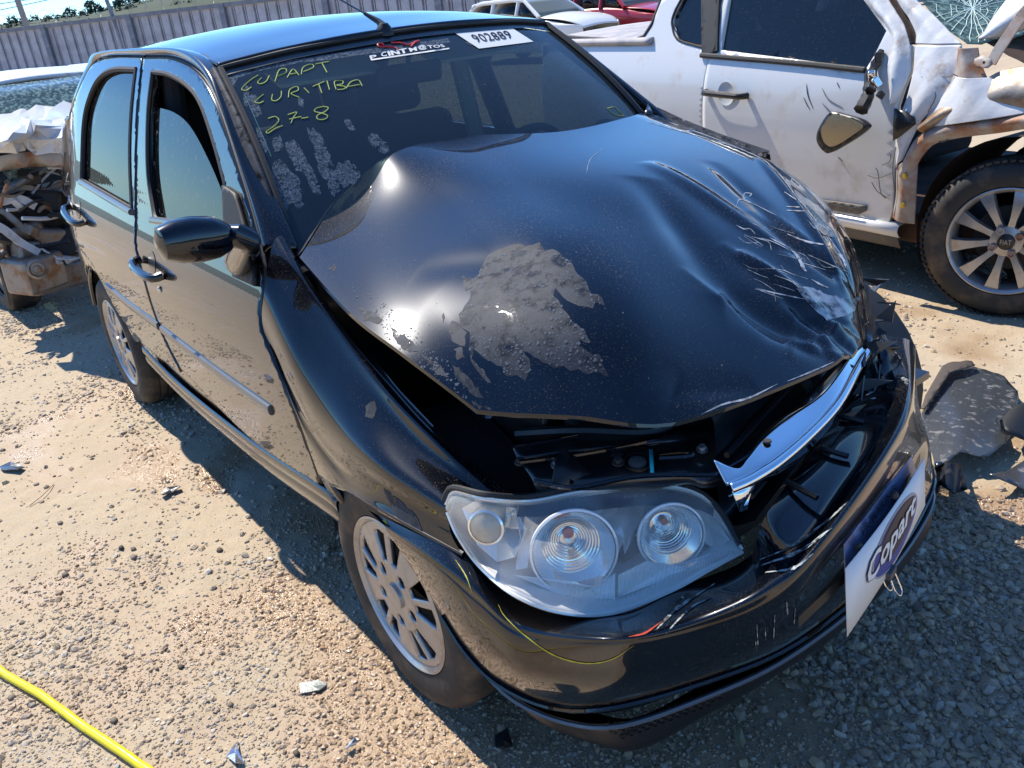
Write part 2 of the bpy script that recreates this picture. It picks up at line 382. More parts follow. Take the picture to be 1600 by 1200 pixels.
# window glass: the front pane is half wound down
fg = dense_px([[(231, 168), (262, 177), (288, 200), (315, 250), (338, 305), (352, 350)], [(352, 350), (300, 352), (240, 346)], [(240, 346), (230, 270), (231, 168)]])
sheet('window_glass', fg, inset(.018), M['glass'], front_door, step=.02)
sheet('window_glass', rwin, inset(.014), M['glass'], rear_door, step=.02)
def rim_tube(name, loop, r, m, par, d=.004, closed=True):
    pts = [V((x, -G(x, z)-d, z)) for x, z in loop]
    if closed: pts.append(pts[0])
    return MB().tube(resample(pts, 90), r, 6).build(name, m, par)
rim_tube('window_seal', fwin, .008, M['rubber'], front_door, -.004)
rim_tube('window_seal', rwin, .010, M['rubber'], rear_door, -.004)
MB().tube([side(*SX(p))+V((0, -.006, 0)) for p in ((240, 343), (300, 351), (352, 354))], [.011, .011, .009]).build('belt_moulding', M['satin'], front_door)
MB().tube([side(*SX(p))+V((0, -.006, 0)) for p in ((128, 284), (165, 306), (208, 331))], .011).build('belt_moulding', M['satin'], rear_door)
bq = dense_px([[(212, 100), (229, 100)], [(229, 100), (229, 220), (231, 345)], [(231, 345), (208, 335)], [(208, 335), (207, 220), (212, 100)]])
# side trim strips and handles
def trim_strip(px, par):
    c = [S(*p) for p in px]; c = resample(crv(c, 6), 24); mb = MB(); rows = []
    for h, o in ((.015, .0), (.013, .006), (.005, .009), (-.005, .009), (-.013, .006), (-.015, 0)):
        rows.append([V((p.x, -G(p.x, p.z+h)-o, p.z+h)) for p in c])
    mb.grid(rows); mb.f += [tuple(k*len(c) for k in range(6)), tuple(k*len(c)+len(c)-1 for k in range(6))]; mb.m += [0, 0]
    return mb.build('side_trim', M['satin'], par)
trim_strip([(167, 447), (205, 478), (249, 510)], rear_door)
trim_strip([(254, 515), (335, 577), (424, 641)], front_door)
def handle(a, b, par):
    A, B = S(*a), S(*b); mb = MB(); c = (A+B)/2
    sheet('handle_cup', [(c.x+.040*math.cos(q), c.z+.014+.034*math.sin(q)) for q in np.linspace(0, 6.283, 20, endpoint=False)], sideo(.0015), M['inner'], par, step=.02)
    mb = MB(); d = (B-A); pts = [A+V((0, -.004, 0)), A+V((.01, -.03, 0)), A+d*.3+V((0, -.042, -.004)), A+d*.7+V((0, -.042, -.006)), B+V((-.01, -.03, -.004)), B+V((0, -.004, 0))]
    mb.tube(resample(crv(pts, 6), 18), .014, 10); mb.build('door_handle', pt, par)
handle((221, 405), (256, 430), front_door); handle((112, 322), (134, 346), rear_door)
MB().lathe([(0, .004), (.009, .004), (.011, 0)], S(250, 452)+V((0, -.002, 0)), (0, -1, 0), 16).build('lock_barrel', M['steel'], front_door)
# door edges: the seam between the panels shows as a dark gap behind them
def gapline(name, px, w=.009):
    c = resample([S(*p) for p in crv(px, 4) for p in [(p.x, p.y)]], 40)
    MB().tube([V((p.x, -G(p.x, p.z)+.012, p.z)) for p in c], w, 6).build(name, M['rubber'], CAR)
gapline('door_seal', [(223, 92), (213, 200), (213, 345), (216, 400), (249, 509), (284, 580)])
gapline('door_seal', [(497, 757), (494, 738), (469, 672), (431, 575), (405, 506), (410, 440), (406, 400), (392, 340), (365, 250), (335, 160), (308, 115), (270, 94), (224, 92)], .007)
gapline('door_seal', [(220, 536), (185, 490), (158, 440), (122, 385), (111, 312), (104, 233), (113, 170), (140, 107), (165, 92), (221, 91)], .006)
# --- side frame: roof rail, A pillar and C pillar between the door openings and the roof
beta = [S(*p)+V((0, .006, 0)) for p in ((408, 396), (394, 338), (367, 248), (337, 158), (310, 112), (270, 90.5), (224, 88.5), (165, 89), (139, 105), (111, 168), (101, 233), (104, 300))]
alpha = [P(*p) for p in ((466, 388, 'y', -.672), (445, 335, 'y', -.655), (405, 250, 'y', -.63), (372, 172, 'y', -.605), (343, 112, 'y', -.585), (300, 79, 'y', -.565), (222, 77, 'y', -.555), (150, 88, 'y', -.56))]
alpha += [V((-2.50, -.56, 1.37)), V((-2.72, -.60, 1.22)), V((-2.86, -.65, 1.03)), V((-2.96, -.68, .88))]
n = 60
A_, B_ = resample(crv(alpha, 8), n), resample(crv(beta, 8), n)
# pair points by matched control index, not by arc length
def paired(a, b, k=6): return crv(a, k), crv(b, k)
A_, B_ = paired(alpha, beta)
rows = []
for t in (0, .15, .4, .7, 1):
    row = []
    for a, b in zip(A_, B_):
        p = a.lerp(b, t); bulge = .018*math.sin(math.pi*t); row.append(p+V((0, -bulge, bulge*.8)))
    rows.append(row)
net('side_frame', rows, pt, CAR, 1, 3, .015)
# --- quarter panel with the wheel arch
def qmap(x, z): return V((x, -G(x, z)-(.012 if abs(math.hypot(x+2.373, z-.31)-.345) < .018 else 0), z))
arc = [(-2.373+.335*math.cos(a), .31+.325*math.sin(a)) for a in np.linspace(math.radians(12), math.radians(190), 40)]
qo = [SX((220, 537))]+[SX(p) for p in ((187, 490), (160, 440), (142, 408), (125, 386), (120, 359), (113, 312), (106, 300))]
qo = [(-2.04, .40), (-2.12, .50), (-2.27, .625), (-2.40, .70), (-2.52, .78), (-2.60, .93)]+[(-2.95, .93), (-3.03, .70), (-3.02, .42)]+[p for p in arc[::-1] if p[0] < -2.373 or p[1] > .4][1:]
seam = [SX((p.x, p.y)) for p in crv([(104, 292), (113, 330), (119, 359), (124, 386), (142, 408), (160, 440), (187, 490), (218, 534)], 3)]
qo = [(-2.95, .95), (-3.02, .75), (-3.03, .40), (-2.73, .36)]+arc[::-1][3:]+seam[::-1]
qo = [p for p in qo]
sheet('quarter_panel', qo, side, pt, CAR, step=.02, solid=.01)
MB().tube([V((-2.373+.338*math.cos(a), -.79, .31+.328*math.sin(a))) for a in np.linspace(math.radians(20), math.radians(165), 30)], .012, 8).build('wheel_arch_lip', pt, CAR)
# rear end: hatch, bumper corner
def ring(z, hw, x0): return [V((x0+.30, -hw, z)), V((x0+.08, -hw+.06, z)), V((x0, -hw+.25, z)), V((x0-.03, 0, z)), V((x0, hw-.25, z)), V((x0+.08, hw-.06, z)), V((x0+.30, hw, z))]
net('rear_bumper', [ring(.22, .70, -2.98), ring(.32, .75, -3.03), ring(.48, .76, -3.05), ring(.58, .74, -3.02), ring(.60, .70, -2.98)], pt, CAR, 5, 4, .01)
net('tailgate', [ring(.60, .69, -2.96), ring(.85, .68, -3.0), ring(1.0, .65, -2.94), ring(1.2, .58, -2.82), ring(1.40, .50, -2.62)], pt, CAR, 5, 4, .01)
MB().grid([[V((-2.90, y, .98+.02)), V((-2.78, y, 1.17)), V((-2.64, y, 1.34))] for y in (-.5, 0, .5)]).build('rear_window', M['darkglass'], CAR, solid=.004)
# --- sill
sl = [S(*p) for p in ((222, 541), (283, 602), (395, 691), (500, 760), (526, 782))]
rows = []
for h, o in ((0, -.004), (-.008, .004), (-.03, .006), (-.040, .0), (-.05, .006), (-.085, .004), (-.105, -.012), (-.11, -.06)):
    rows.append([V((p.x, -G(p.x, p.z+h)-o, p.z+h)) for p in sl])
net('sill', rows, pt, CAR, 8, 2)
sheet('door_sill_step', dense_px([[(214, 528), (284, 572)], [(284, 572), (400, 683)], [(400, 683), (505, 755)], [(505, 755), (528, 788)], [(528, 788), (500, 778)], [(500, 778), (395, 708)], [(395, 708), (283, 618)], [(283, 618), (218, 552)], [(218, 552), (214, 528)]]), inset(.014), pt, CAR, step=.03)
# --- roof
xr = [-.93, -.985, -1.2, -1.6, -2.1, -2.45, -2.60]
def roof_row(x):
    ef = np.interp(x, [-2.6, -2.45, -2.1, -1.6, -1.2, -.985], [1.375, 1.40, 1.43, 1.437, 1.418, 1.387])
    ew = np.interp(x, [-2.6, -2.1, -1.6, -.985], [.53, .548, .556, .578])
    cr = np.interp(x, [-2.6, -2.2, -1.6, -1.2, -.985], [.035, .042, .042, .045, .036])
    return [V((x+(.085*(1-(y/ew)**2) if x > -1.05 else .03*(1-(y/ew)**2)*max(0, (x+1.8)/.8)), y, ef+cr*(1-abs(y/ew)**2.2))) for y in [ew*k for k in (-1, -.93, -.7, -.35, 0, .35, .7, .93, 1)]]
roof = net('roof', [roof_row(x) for x in (-.985, -1.08, -1.3, -1.6, -1.9, -2.2, -2.45, -2.62)], pt, CAR, 5, 5, .012, flip=True)
for s in (-1, 1):
    MB().tube(resample(crv([V((x, s*(np.interp(x, [-2.6, -2.1, -1.6, -.985], [.53, .548, .556, .578])-.012), np.interp(x, [-2.6, -2.45, -2.1, -1.6, -1.2, -.985], [1.375, 1.40, 1.43, 1.437, 1.418, 1.387])+.006)) for x in (-2.55, -2.1, -1.6, -1.2, -.985)], 6), 30), .006, 6).build('roof_ditch_moulding', M['rubber'], CAR)
# --- windshield
hdr = roof_row(-.985)
def ws_row(t):
    # t = 0 at the header, 1 at the cowl
    out = []
    for k in (-1, -.9, -.6, 0, .6, .9, 1):
        yt, yb = .575*k, .662*k
        top = V((-.985+.085*(1-k*k), yt, 1.382+.036*(1-abs(k)**2.2))); bot = V((-.505+.14*(1-k*k), yb, .972))
        p = top.lerp(bot, t); p += V((.02, 0, .022))*math.sin(math.pi*t); out.append(p)
    return out
wsh = net('windshield', [ws_row(t) for t in (.0, .2, .45, .7, 1.04)], M['wshield'], CAR, 6, 6)
WB = bvh_of(wsh)
b1 = [ws_row(t) for t in (0, .02, .045)]
net('windshield_header_band', [[p+V((.003, 0, .003)) for p in r] for r in b1], M['inner'], wsh, 6, 2)
sealp = [ws_row(t)[0] for t in np.linspace(0, 1.03, 16)]
for s in (1, -1):
    MB().tube([V((p.x+.004, p.y*s-.004*s, p.z+.004)) for p in sealp], .011, 6).build('windshield_side_seal', M['rubber'], CAR)
net('a_pillar_scuttle', [[V((p.x, p.y*1.0-.005, p.z+.006)), V((p.x+.012, p.y-.022, p.z+.012)), V((p.x-.0, p.y-.04, p.z))] for p in sealp], M['film'], CAR, 4, 2)
MB().tube([p+V((.004, 0, .008)) for p in crv(ws_row(0), 6)], .006, 6).build('header_seal', M['rubber'], CAR)
# --- left side of the body (seen over the roof and through the glass)
def mir(x, z): return V((x, G(x, z), z))
lo = [(-2.95, .36), (-2.75, .36)]+[(-2.373+.335*math.cos(a), .31+.325*math.sin(a)) for a in np.linspace(math.pi-.2, .2, 24)]+[(-2.0, .28), (-.36, .28), (-.40, .60), (-.47, .97), (-.60, 1.10), (-.96, 1.36), (-1.3, 1.405), (-1.65, 1.42), (-2.1, 1.41), (-2.45, 1.37), (-2.7, 1.18), (-2.9, .95), (-3.02, .7)]
w1 = [(-.62, 1.0), (-.72, 1.12), (-1.02, 1.33), (-1.45, 1.375), (-1.44, .99)]
w2 = [(-1.56, .99), (-1.57, 1.375), (-2.1, 1.37), (-2.32, 1.2), (-2.40, 1.02)]
left = sheet('left_body_side', lo, mir, pt, CAR, [w1, w2], .06, .02, flip=True)
for w in (w1, w2): sheet('window_glass', w, lambda x, z: V((x, G(x, z)-.02, z)), M['glass'], left, step=.1)
# --- hood: buckled, lifted off the fenders, pushed down at its left front corner
H = [
 [(468, 402, .985), (534, 305, 1.062), (618, 238, 1.145), (728, 213, 1.15), (880, 205, 1.135), (985, 182, 1.115), (1007, 173, 1.10)],
 [(545, 487, .93), (600, 385, 1.0), (690, 310, 1.065), (810, 290, 1.085), (960, 275, 1.08), (1140, 238, 1.02), (1185, 243, .99)],
 [(625, 549, .89), (675, 465, .955), (770, 400, 1.01), (900, 380, 1.03), (1040, 355, 1.0), (1240, 318, .93), (1290, 318, .88)],
 [(690, 598, .855), (738, 545, .905), (840, 510, .945), (975, 500, .94), (1110, 450, .91), (1303, 405, .855), (1340, 402, .79)],
 [(745, 640, .82), (800, 645, .820), (905, 650, .818), (1042, 661, .795), (1200, 612, .775), (1335, 548, .745), (1358, 500, .70)]]
Hp = [[P(u, v, 'z', z) for u, v, z in r] for r in H]
def seg(p, a, b):
    d = b-a; t = max(0, min(1, (p-a).dot(d)/d.length_squared)); return (p-(a+d*t)).length, t
def hpx(u, v, z): return P(u, v, 'z', z)
CREASES = [  # (start, end, width, height)
 (hpx(1005, 300, 1.03), hpx(1130, 430, .94), .05, -.016), (hpx(1130, 430, .94), hpx(1300, 480, .86), .045, -.022),
 (hpx(1010, 280, 1.03), hpx(1270, 400, .90), .03, .014), (hpx(1150, 380, .95), hpx(1330, 470, .85), .02, .020),
 (hpx(1170, 330, .96), hpx(1320, 420, .86), .022, -.016), (hpx(1110, 270, 1.0), hpx(1260, 380, .91), .03, -.010),
 (hpx(1220, 440, .89), hpx(1345, 520, .79), .02, -.018), (hpx(1185, 250, .985), hpx(1325, 440, .84), .010, .010),
 (hpx(650, 385, 1.03), hpx(820, 415, 1.0), .04, -.003),
 (hpx(1000, 640, .81), hpx(1180, 600, .79), .02, -.008), (hpx(1230, 480, .875), hpx(1290, 500, .84), .012, .012)]
SHARP = [
 (hpx(1185, 246, .985), hpx(1322, 432, .845), .010, .009), (hpx(1243, 452, .88), hpx(1346, 476, .82), .010, -.016), (hpx(1262, 498, .85), hpx(1338, 470, .82), .009, .012),
 (hpx(1125, 372, .96), hpx(1285, 455, .87), .012, .010), (hpx(1205, 372, .935), hpx(1330, 418, .85), .010, -.010), (hpx(1160, 300, .98), hpx(1298, 392, .88), .010, .006),
 (hpx(1290, 350, .89), hpx(1340, 440, .83), .008, -.010), (hpx(1062, 410, .96), hpx(1200, 470, .90), .020, .006), (hpx(1240, 440, .88), hpx(1240, 510, .86), .010, .005),
 (hpx(1040, 660, .795), hpx(1062, 610, .81), .014, -.005), (hpx(1290, 500, .84), hpx(1340, 560, .75), .008, .008)]
def hood_fn(p):
    d = 0
    for a, b, w, h in SHARP:
        s, t = seg(V((p.x, p.y, 0)), V((a.x, a.y, 0)), V((b.x, b.y, 0)))
        if s < .08: d += h*math.exp(-math.sqrt(s*s+.0016**2)/w)*math.sin(math.pi*t)**.6
    for a, b, w, h in CREASES:
        s, t = seg(V((p.x, p.y, 0)), V((a.x, a.y, 0)), V((b.x, b.y, 0)))
        d += h*math.exp(-(s/w)**2)*math.sin(math.pi*t)**.7
    return p+V((0, 0, d))
Gd = netpts(Hp, 40, 44)
Gd = [[hood_fn(p) for p in r] for r in Gd]
hood = link('hood', [p for r in Gd for p in r], grid_faces(len(Gd), len(Gd[0]), True), pt, CAR, True, .0)
HB = bvh_of(hood)
# rolled edge and inner skin of the hood
def offs(p, k): return p-V((0, 0, k))
edge = [r[0] for r in Gd]+Gd[-1][1:]+[r[-1] for r in Gd[::-1]][1:]
mb = MB(); mb.grid([edge, [offs(p, .006)+V((.002, 0, 0)) for p in edge], [offs(p, .009) for p in edge]]); mb.build('hood_hem', pt, hood)
inner = [[offs(r[i], .016+.010*((i//12) % 2)) for i in range(3, len(r)-3, 6)] for r in Gd[3:-3:6]]
mb = MB(); mb.grid(inner); mb.build('hood_inner_panel', M['inner'], hood)
rear_edge = Gd[0][3:66]
mb = MB(); mb.grid([[p+V((-.004, 0, .002)) for p in rear_edge], [p+V((-.028, -.004, -.012)) for p in rear_edge], [p+V((-.032, -.004, -.030)) for p in rear_edge]]); mb.build('hood_rear_flange', M['film'], hood)
# --- right front fender: rows from its inner top edge down to the arch
F = [
 [(447, 372, -.695), (485, 440, -.70), (600, 580, -.695), (700, 688, -.69), (800, 775, -.66)],
 [(438, 368, -.71), (478, 436, -.722), (585, 585, -.725), (680, 690, -.72), (770, 775, -.69)],
 [(425, 385, -.738), (462, 440, -.742), (548, 572, -.745), (635, 680, -.742), (718, 764, -.735)],
 [(413, 455, -.795), (450, 535, -.806), (506, 640, -.812), (592, 722, -.812), (701, 792, -.778)],
 [(411, 510, -.808), (453, 590, -.816), (505, 690, -.815), (582, 750, -.817), (702, 822, -.785)],
 [(438, 582, -.818), (470, 650, -.812), (520, 722, -.812), (590, 775, -.82), (708, 842, -.79)],
 [(498, 742, -.81), (520, 757, -.82), (548, 768, -.826), (600, 800, -.828), (722, 866, -.79)]]
fender = net('front_fender', [[P(u, v, 'y', y) for u, v, y in r] for r in F], pt, CAR, 8, 8, .0)
fa = [P(u, v, 'y', y) for u, v, y in F[-1]]
MB().tube(resample([p+V((0, .004, -.002)) for p in crv(fa, 6)], 30), .006, 8).build('fender_edge', pt, fender)
fl = [P(u, v, 'y', y) for u, v, y in ((498, 742, -.81), (515, 772, -.805), (534, 800, -.79))]
MB().grid([[fl[0], P(520, 757, 'y', -.82)], [fl[1], P(536, 785, 'y', -.81)], [fl[2], P(542, 806, 'y', -.79)]]).build('fender_foot', pt, fender, solid=.01)
# dark channel between hood and fender, apron
ch = [[P(u, v, 'y', y) for u, v, y in F[0]], [P(u, v, 'y', -.655)-V((0, 0, .05)) for u, v, y in F[0]], [P(u, v, 'y', -.62)-V((0, 0, .045)) for u, v, y in F[0]], [P(u, v, 'y', -.56)-V((0, 0, .12)) for u, v, y in F[0]]]
net('fender_gutter', ch, M['inner'], CAR, 6, 3)
# cowl and bulkhead
net('cowl_panel', [[V((-.52, y, .955)) for y in (-.69, -.3, 0, .3, .69)], [V((-.40+.08*(1-(y/.7)**2), y, .95)) for y in (-.70, -.3, 0, .3, .70)], [V((-.33, y, .93)) for y in (-.70, -.3, 0, .3, .70)], [V((-.33, y, .5)) for y in (-.70, -.3, 0, .3, .70)]], M['inner'], CAR, 3, 3)
# left front fender, pushed in
LF = [[V((-.50, .68, .985)), V((-.2, .66, .92)), V((.1, .58, .80)), V((.27, .46, .70)), V((.38, .40, .62))],
      [V((-.50, .74, .95)), V((-.2, .705, .89)), V((.1, .63, .77)), V((.29, .52, .65)), V((.40, .44, .58))],
      [V((-.45, .78, .80)), V((-.2, .74, .74)), V((.08, .66, .62)), V((.28, .54, .55)), V((.40, .46, .50))],
      [V((-.38, .79, .45)), V((-.25, .74, .60)), V((.05, .67, .55)), V((.28, .55, .45)), V((.40, .47, .40))]]
net('left_fender', LF, pt, CAR, 6, 5, .004, flip=True)
tr = [P(*p) for p in ((1012, 172, 'y', .72), (1050, 190, 'y', .74), (1110, 214, 'y', .76), (1185, 240, 'y', .78))]
MB().grid([[p for p in tr], [p+V((.015, .035, .004)) for p in tr], [p+V((.01, .05, -.03)) for p in tr]]).build('left_fender_top_edge', M['film'], CAR)
mb = MB(); a = P(1012, 163, 'z', 1.115); mb.add([P(1007, 180, 'z', 1.10), P(1020, 178, 'z', 1.10), a], [(0, 1, 2)]); mb.build('bent_hood_corner', M['inner'], CAR, solid=.004)
# --- front bumper
def pr(lst, d='x'): return [P(t[0], t[1], t[3] if len(t) > 3 else d, t[2]) for t in lst]
T = pr([(575, 797, -.815, 'y'), (660, 838, -.808, 'y'), (725, 869, -.785, 'y'), (800, 930, -.75, 'y'), (960, 960, .565), (1060, 917, .60), (1168, 872, .655), (1200, 800, .60, 'z'), (1306, 655, .605, 'z'), (1372, 575, .60, 'z')])+[V((.36, .50, .60))]
C0 = pr([(597, 818, -.825, 'y'), (672, 868, -.822, 'y'), (738, 915, -.81, 'y'), (812, 975, -.785, 'y'), (960, 992, .635), (1075, 968, .685), (1190, 915, .75), (1262, 835, .735), (1360, 700, .675), (1408, 600, .60)])+[V((.45, .46, .625))]
C1 = pr([(602, 826, -.825, 'y'), (680, 882, -.824, 'y'), (745, 938, -.812, 'y'), (820, 992, -.788, 'y'), (962, 1004, .645), (1082, 982, .695), (1202, 934, .765), (1290, 836, .778), (1385, 700, .735), (1420, 625, .67)])+[V((.48, .46, .615))]
C2 = pr([(609, 836, -.824, 'y'), (688, 895, -.825, 'y'), (752, 952, -.813, 'y'), (825, 1005, -.79, 'y'), (963, 1013, .645), (1086, 992, .695), (1212, 950, .764), (1306, 850, .776), (1398, 712, .733), (1430, 640, .668)])+[V((.48, .46, .60))]
D0 = pr([(625, 860, -.818, 'y'), (697, 925, -.824, 'y'), (758, 985, -.815, 'y'), (830, 1030, -.79, 'y'), (962, 1040, .635), (1095, 1012, .69), (1222, 970, .752), (1330, 865, .745), (1415, 735, .70), (1443, 668, .64)])+[V((.46, .46, .55))]
Mi = pr([(645, 890, -.812, 'y'), (705, 962, -.82, 'y'), (762, 1020, -.812, 'y'), (835, 1065, -.785, 'y'), (955, 1075, .62), (1100, 1040, .68), (1232, 990, .745), (1350, 885, .745), (1430, 755, .70), (1452, 690, .64)])+[V((.46, .46, .48))]
Lo = pr([(690, 960, -.81, 'y'), (728, 1018, -.805, 'y'), (780, 1068, -.79, 'y'), (860, 1103, -.745, 'y'), (955, 1103, .59), (1105, 1062, .66), (1240, 1005, .72), (1365, 905, .735), (1440, 800, .69), (1456, 730, .63)])+[V((.45, .46, .38))]
Bo = pr([(735, 1020, -.795, 'y'), (762, 1052, -.785, 'y'), (815, 1095, .20, 'z'), (880, 1135, .195, 'z'), (950, 1160, .19, 'z'), (1120, 1095, .215, 'z'), (1245, 1025, .24, 'z'), (1368, 930, .25, 'z'), (1438, 830, .26, 'z'), (1452, 765, .28, 'z')])+[V((.42, .46, .25))]
def bp_fn(p): return p
bumper = net('front_bumper', [T, C0, C1, C2, D0, Mi, Lo], pt, CAR, 10, 6)
Lin = [p+V((-.03, .02, 0)) for p in Lo]; Lip = [a.lerp(b, .35) for a, b in zip(Lo, Bo)]
Bx = pr([(770, 1060, .2, 'z'), (800, 1085, .2, 'z'), (850, 1130, .19, 'z'), (925, 1160, .18, 'z'), (1000, 1171, .175, 'z'), (1100, 1120, .18, 'z'), (1200, 1062, .19, 'z'), (1320, 980, .20, 'z'), (1425, 870, .22, 'z'), (1450, 800, .25, 'z')])+[V((.42, .46, .22))]
net('bumper_lower_recess', [Lo, Lin, [a.lerp(b, .35)+V((-.02, .015, 0)) for a, b in zip(Lo, Bx)]], M['blkpl'], bumper, 8, 3)
net('bumper_lip', [[a.lerp(b, .35) for a, b in zip(Lo, Bx)], [a.lerp(b, .55)+V((.004, -.003, 0)) for a, b in zip(Lo, Bx)], Bx, [p+V((-.06, .05, .0)) for p in Bx]], M['blkpl'], bumper, 8, 4)
MB().tube(resample(crv([a.lerp(b, .36)+V((.006, -.006, 0)) for a, b in zip(Lo, Bx)], 6), 60), .005, 6).build('lip_bead', M['satin'], bumper)
MB().tube(resample(crv([p+V((.003, -.003, 0)) for p in Lo], 6), 60), .005, 6).build('lower_bead', pt, bumper)
# shelf of the bumper under the grille and the bars of the upper grille
shelf = pr([(1185, 806, .60, 'z'), (1245, 728, .60, 'z'), (1306, 652, .60, 'z'), (1372, 570, .60, 'z')])
deep = [p+V((-.10, .02, -.06)) for p in shelf]
net('grille_recess', [shelf, [p+V((-.015, 0, -.02)) for p in shelf], deep, [p+V((-.12, .02, .16)) for p in shelf]], M['inner'], CAR, 6, 3)
mb = MB()
for i, k in enumerate((0, -.035, -.075)):
    c = crv([p+V((-.02-.028*i, .004, .03+.032*i)) for p in shelf], 8)
    mb = MB().tube(c, .006, 6); mb.build('grille_bar', M['blkpl'], CAR)
for (a, b) in (((1228, 752), (1277, 778)), ((1282, 700), (1325, 713)), ((1312, 650), (1350, 660))):
    MB().tube([P(a[0], a[1], 'z', .615), P(b[0], b[1], 'z', .612)], .006, 6).build('grille_strut', M['blkpl'], CAR)
# lower grille: a dark slot behind the number plate
lg = pr([(1246, 962, .765), (1330, 878, .765), (1400, 778, .735), (1436, 705, .69)])
MB().grid([[p+V((.004, -.002, .0)) for p in crv(lg, 6)], [p+V((.006, -.003, -.022)) for p in crv(lg, 6)]]).build('lower_grille_slot', M['blkpl'], bumper)
LPB = bvh_of(bpy.data.objects['bumper_lip'])
mb = MB()
for r_ in range(7):
    for c_ in range(17):
        u0, v0 = 950+c_*12+(r_ % 2)*6, 1140-c_*4.6+(r_-3)*6.4
        if not inpoly((u0, v0), [(935, 1128), (1160, 1048), (1172, 1062), (1020, 1150), (975, 1152)]): continue
        pts_ = [hit(u0+5.2*math.cos(a), v0+3.6*math.sin(a), LPB, .0015) for a in np.linspace(0, 6.283, 7)]
        if all(q_ is not None for q_ in pts_): mb.tube(pts_, .0011, 4)
if mb.v: mb.build('honeycomb_insert', M['blkpl'], bumper)['kind'] = 'stuff'
# --- chrome grille bar, torn off at its right end and still fixed at the left
top = pr([(1114, 719, .735, 'z'), (1151, 733, .712, 'z'), (1168, 716, .712, 'z'), (1191, 681, .715, 'z'), (1225, 650, .716, 'z'), (1275, 622, .716, 'z'), (1300, 597, .716, 'z'), (1331, 553, .714, 'z'), (1347, 534, .71, 'z')])
cre = pr([(1131, 752, .705, 'z'), (1158, 741, .704, 'z'), (1176, 731, .704, 'z'), (1206, 712, .706, 'z'), (1245, 680, .708, 'z'), (1285, 641, .708, 'z'), (1308, 610, .708, 'z'), (1334, 563, .706, 'z'), (1348, 541, .704, 'z')])
cr2 = [p+V((.008, -.002, -.004)) for p in cre]; cr3 = [p+V((.016, -.004, .001)) for p in cre]; cr4 = [p+V((.024, -.006, -.006)) for p in cre]
low = pr([(1145, 770, .672, 'z'), (1172, 760, .664, 'z'), (1190, 751, .662, 'z'), (1216, 738, .660, 'z'), (1262, 703, .660, 'z'), (1300, 661, .660, 'z'), (1320, 621, .662, 'z'), (1343, 574, .666, 'z'), (1350, 549, .670, 'z')])
low2 = [p+V((-.012, .002, -.012)) for p in low]
chrome = net('chrome_grille_bar', [top, cre, cr2, cr3, cr4, low, low2], M['chrome'], CAR, 6, 4, .003)
tabp = pr([(1145, 768, .687, 'z'), (1180, 757, .685, 'z'), (1172, 775, .66, 'z'), (1168, 796, .64, 'z'), (1157, 800, .638, 'z')])
MB().add(tabp, [(0, 1, 2, 3, 4)]).build('torn_chrome_tab', M['chrome'], chrome, solid=.003)
MB().lathe([(0, .003), (.007, .003), (.008, 0)], P(1199, 690, 'z', .717), (0, 0, 1), 14).build('screw_head', M['rimdark'], chrome)
# --- engine bay: radiator support, bolts, dark parts under the hood
sup = [pr([(800, 700, .70, 'z'), (880, 686, .70, 'z'), (960, 672, .70, 'z'), (1050, 655, .70, 'z'), (1150, 630, .68, 'z'), (1260, 585, .66, 'z')]),
       pr([(808, 716, .695, 'z'), (885, 705, .695, 'z'), (965, 695, .695, 'z'), (1060, 682, .69, 'z'), (1160, 660, .67, 'z'), (1270, 605, .65, 'z')]),
       pr([(812, 722, .685, 'z'), (890, 712, .685, 'z'), (970, 704, .685, 'z'), (1065, 696, .68, 'z'), (1150, 690, .66, 'z'), (1280, 622, .64, 'z')]),
       pr([(835, 755, .675, 'z'), (905, 757, .675, 'z'), (975, 748, .675, 'z'), (1070, 742, .67, 'z'), (1130, 742, .66, 'z'), (1290, 640, .62, 'z')]),
       pr([(838, 770, .63, 'z'), (905, 772, .63, 'z'), (975, 765, .63, 'z'), (1070, 757, .63, 'z'), (1135, 752, .62, 'z'), (1295, 660, .58, 'z')])]
support = net('radiator_support', sup, M['inner'], CAR, 6, 4, .004)
for a in (((800, 698), (880, 684), (960, 670), (1040, 650), (1090, 625)), ((812, 722), (905, 710), (1000, 692), (1060, 672), (1110, 632)), ((1030, 708), (1070, 705), (1080, 712), (1030, 716)), ((835, 752), (900, 762), (1000, 744), (1120, 742))):
    MB().tube(resample(crv([P(u, v, 'z', .702) for u, v in a], 6), 30), .0045, 6).build('pressed_rib', M['paint'], support)
def bolt(u, v, z, r, m='steel', par=None, h=.010):
    p = P(u, v, 'z', z); mb = MB(); mb.lathe([(r, 0), (r, .003), (r*.72, .004), (r*.68, .004)], p, (.15, -.1, 1), 20); mb.lathe([(r*.66, .003), (r*.66, h), (r*.45, h+.001), (0, h)], p, (.15, -.1, 1), 6)
    mb.build('bolt', M[m], par or support)
bolt(871, 727, .695, .013); bolt(1097, 703, .69, .011); bolt(966, 723, .69, .012, 'rimdark'); bolt(812, 723, .69, .010, 'rimdark')
p = P(996, 722, 'z', .69)
MB().lathe([(.027, .003), (.027, .0), (.022, -.001), (.022, -.02), (.0, -.02)], p, (.1, -.05, 1), 28).build('buffer_socket', M['blkpl'], support)
MB().lathe([(.017, -.018), (.017, .002), (.013, .004), (0, .004)], p, (.1, -.05, 1), 24).build('rubber_buffer', M['trimgrey'], support)
MB().lathe([(.011, .0), (0, .001)], P(964, 711, 'z', .70), (0, 0, 1), 20).build('locating_hole', M['rubber'], support)
MB().add([P(1014, 702, 'z', .702), P(1020, 702, 'z', .702), P(1022, 738, 'z', .69), P(1016, 738, 'z', .69)], [(0, 1, 2, 3)]).build('cyan_paint_mark', M['cyan'], support, solid=.001)
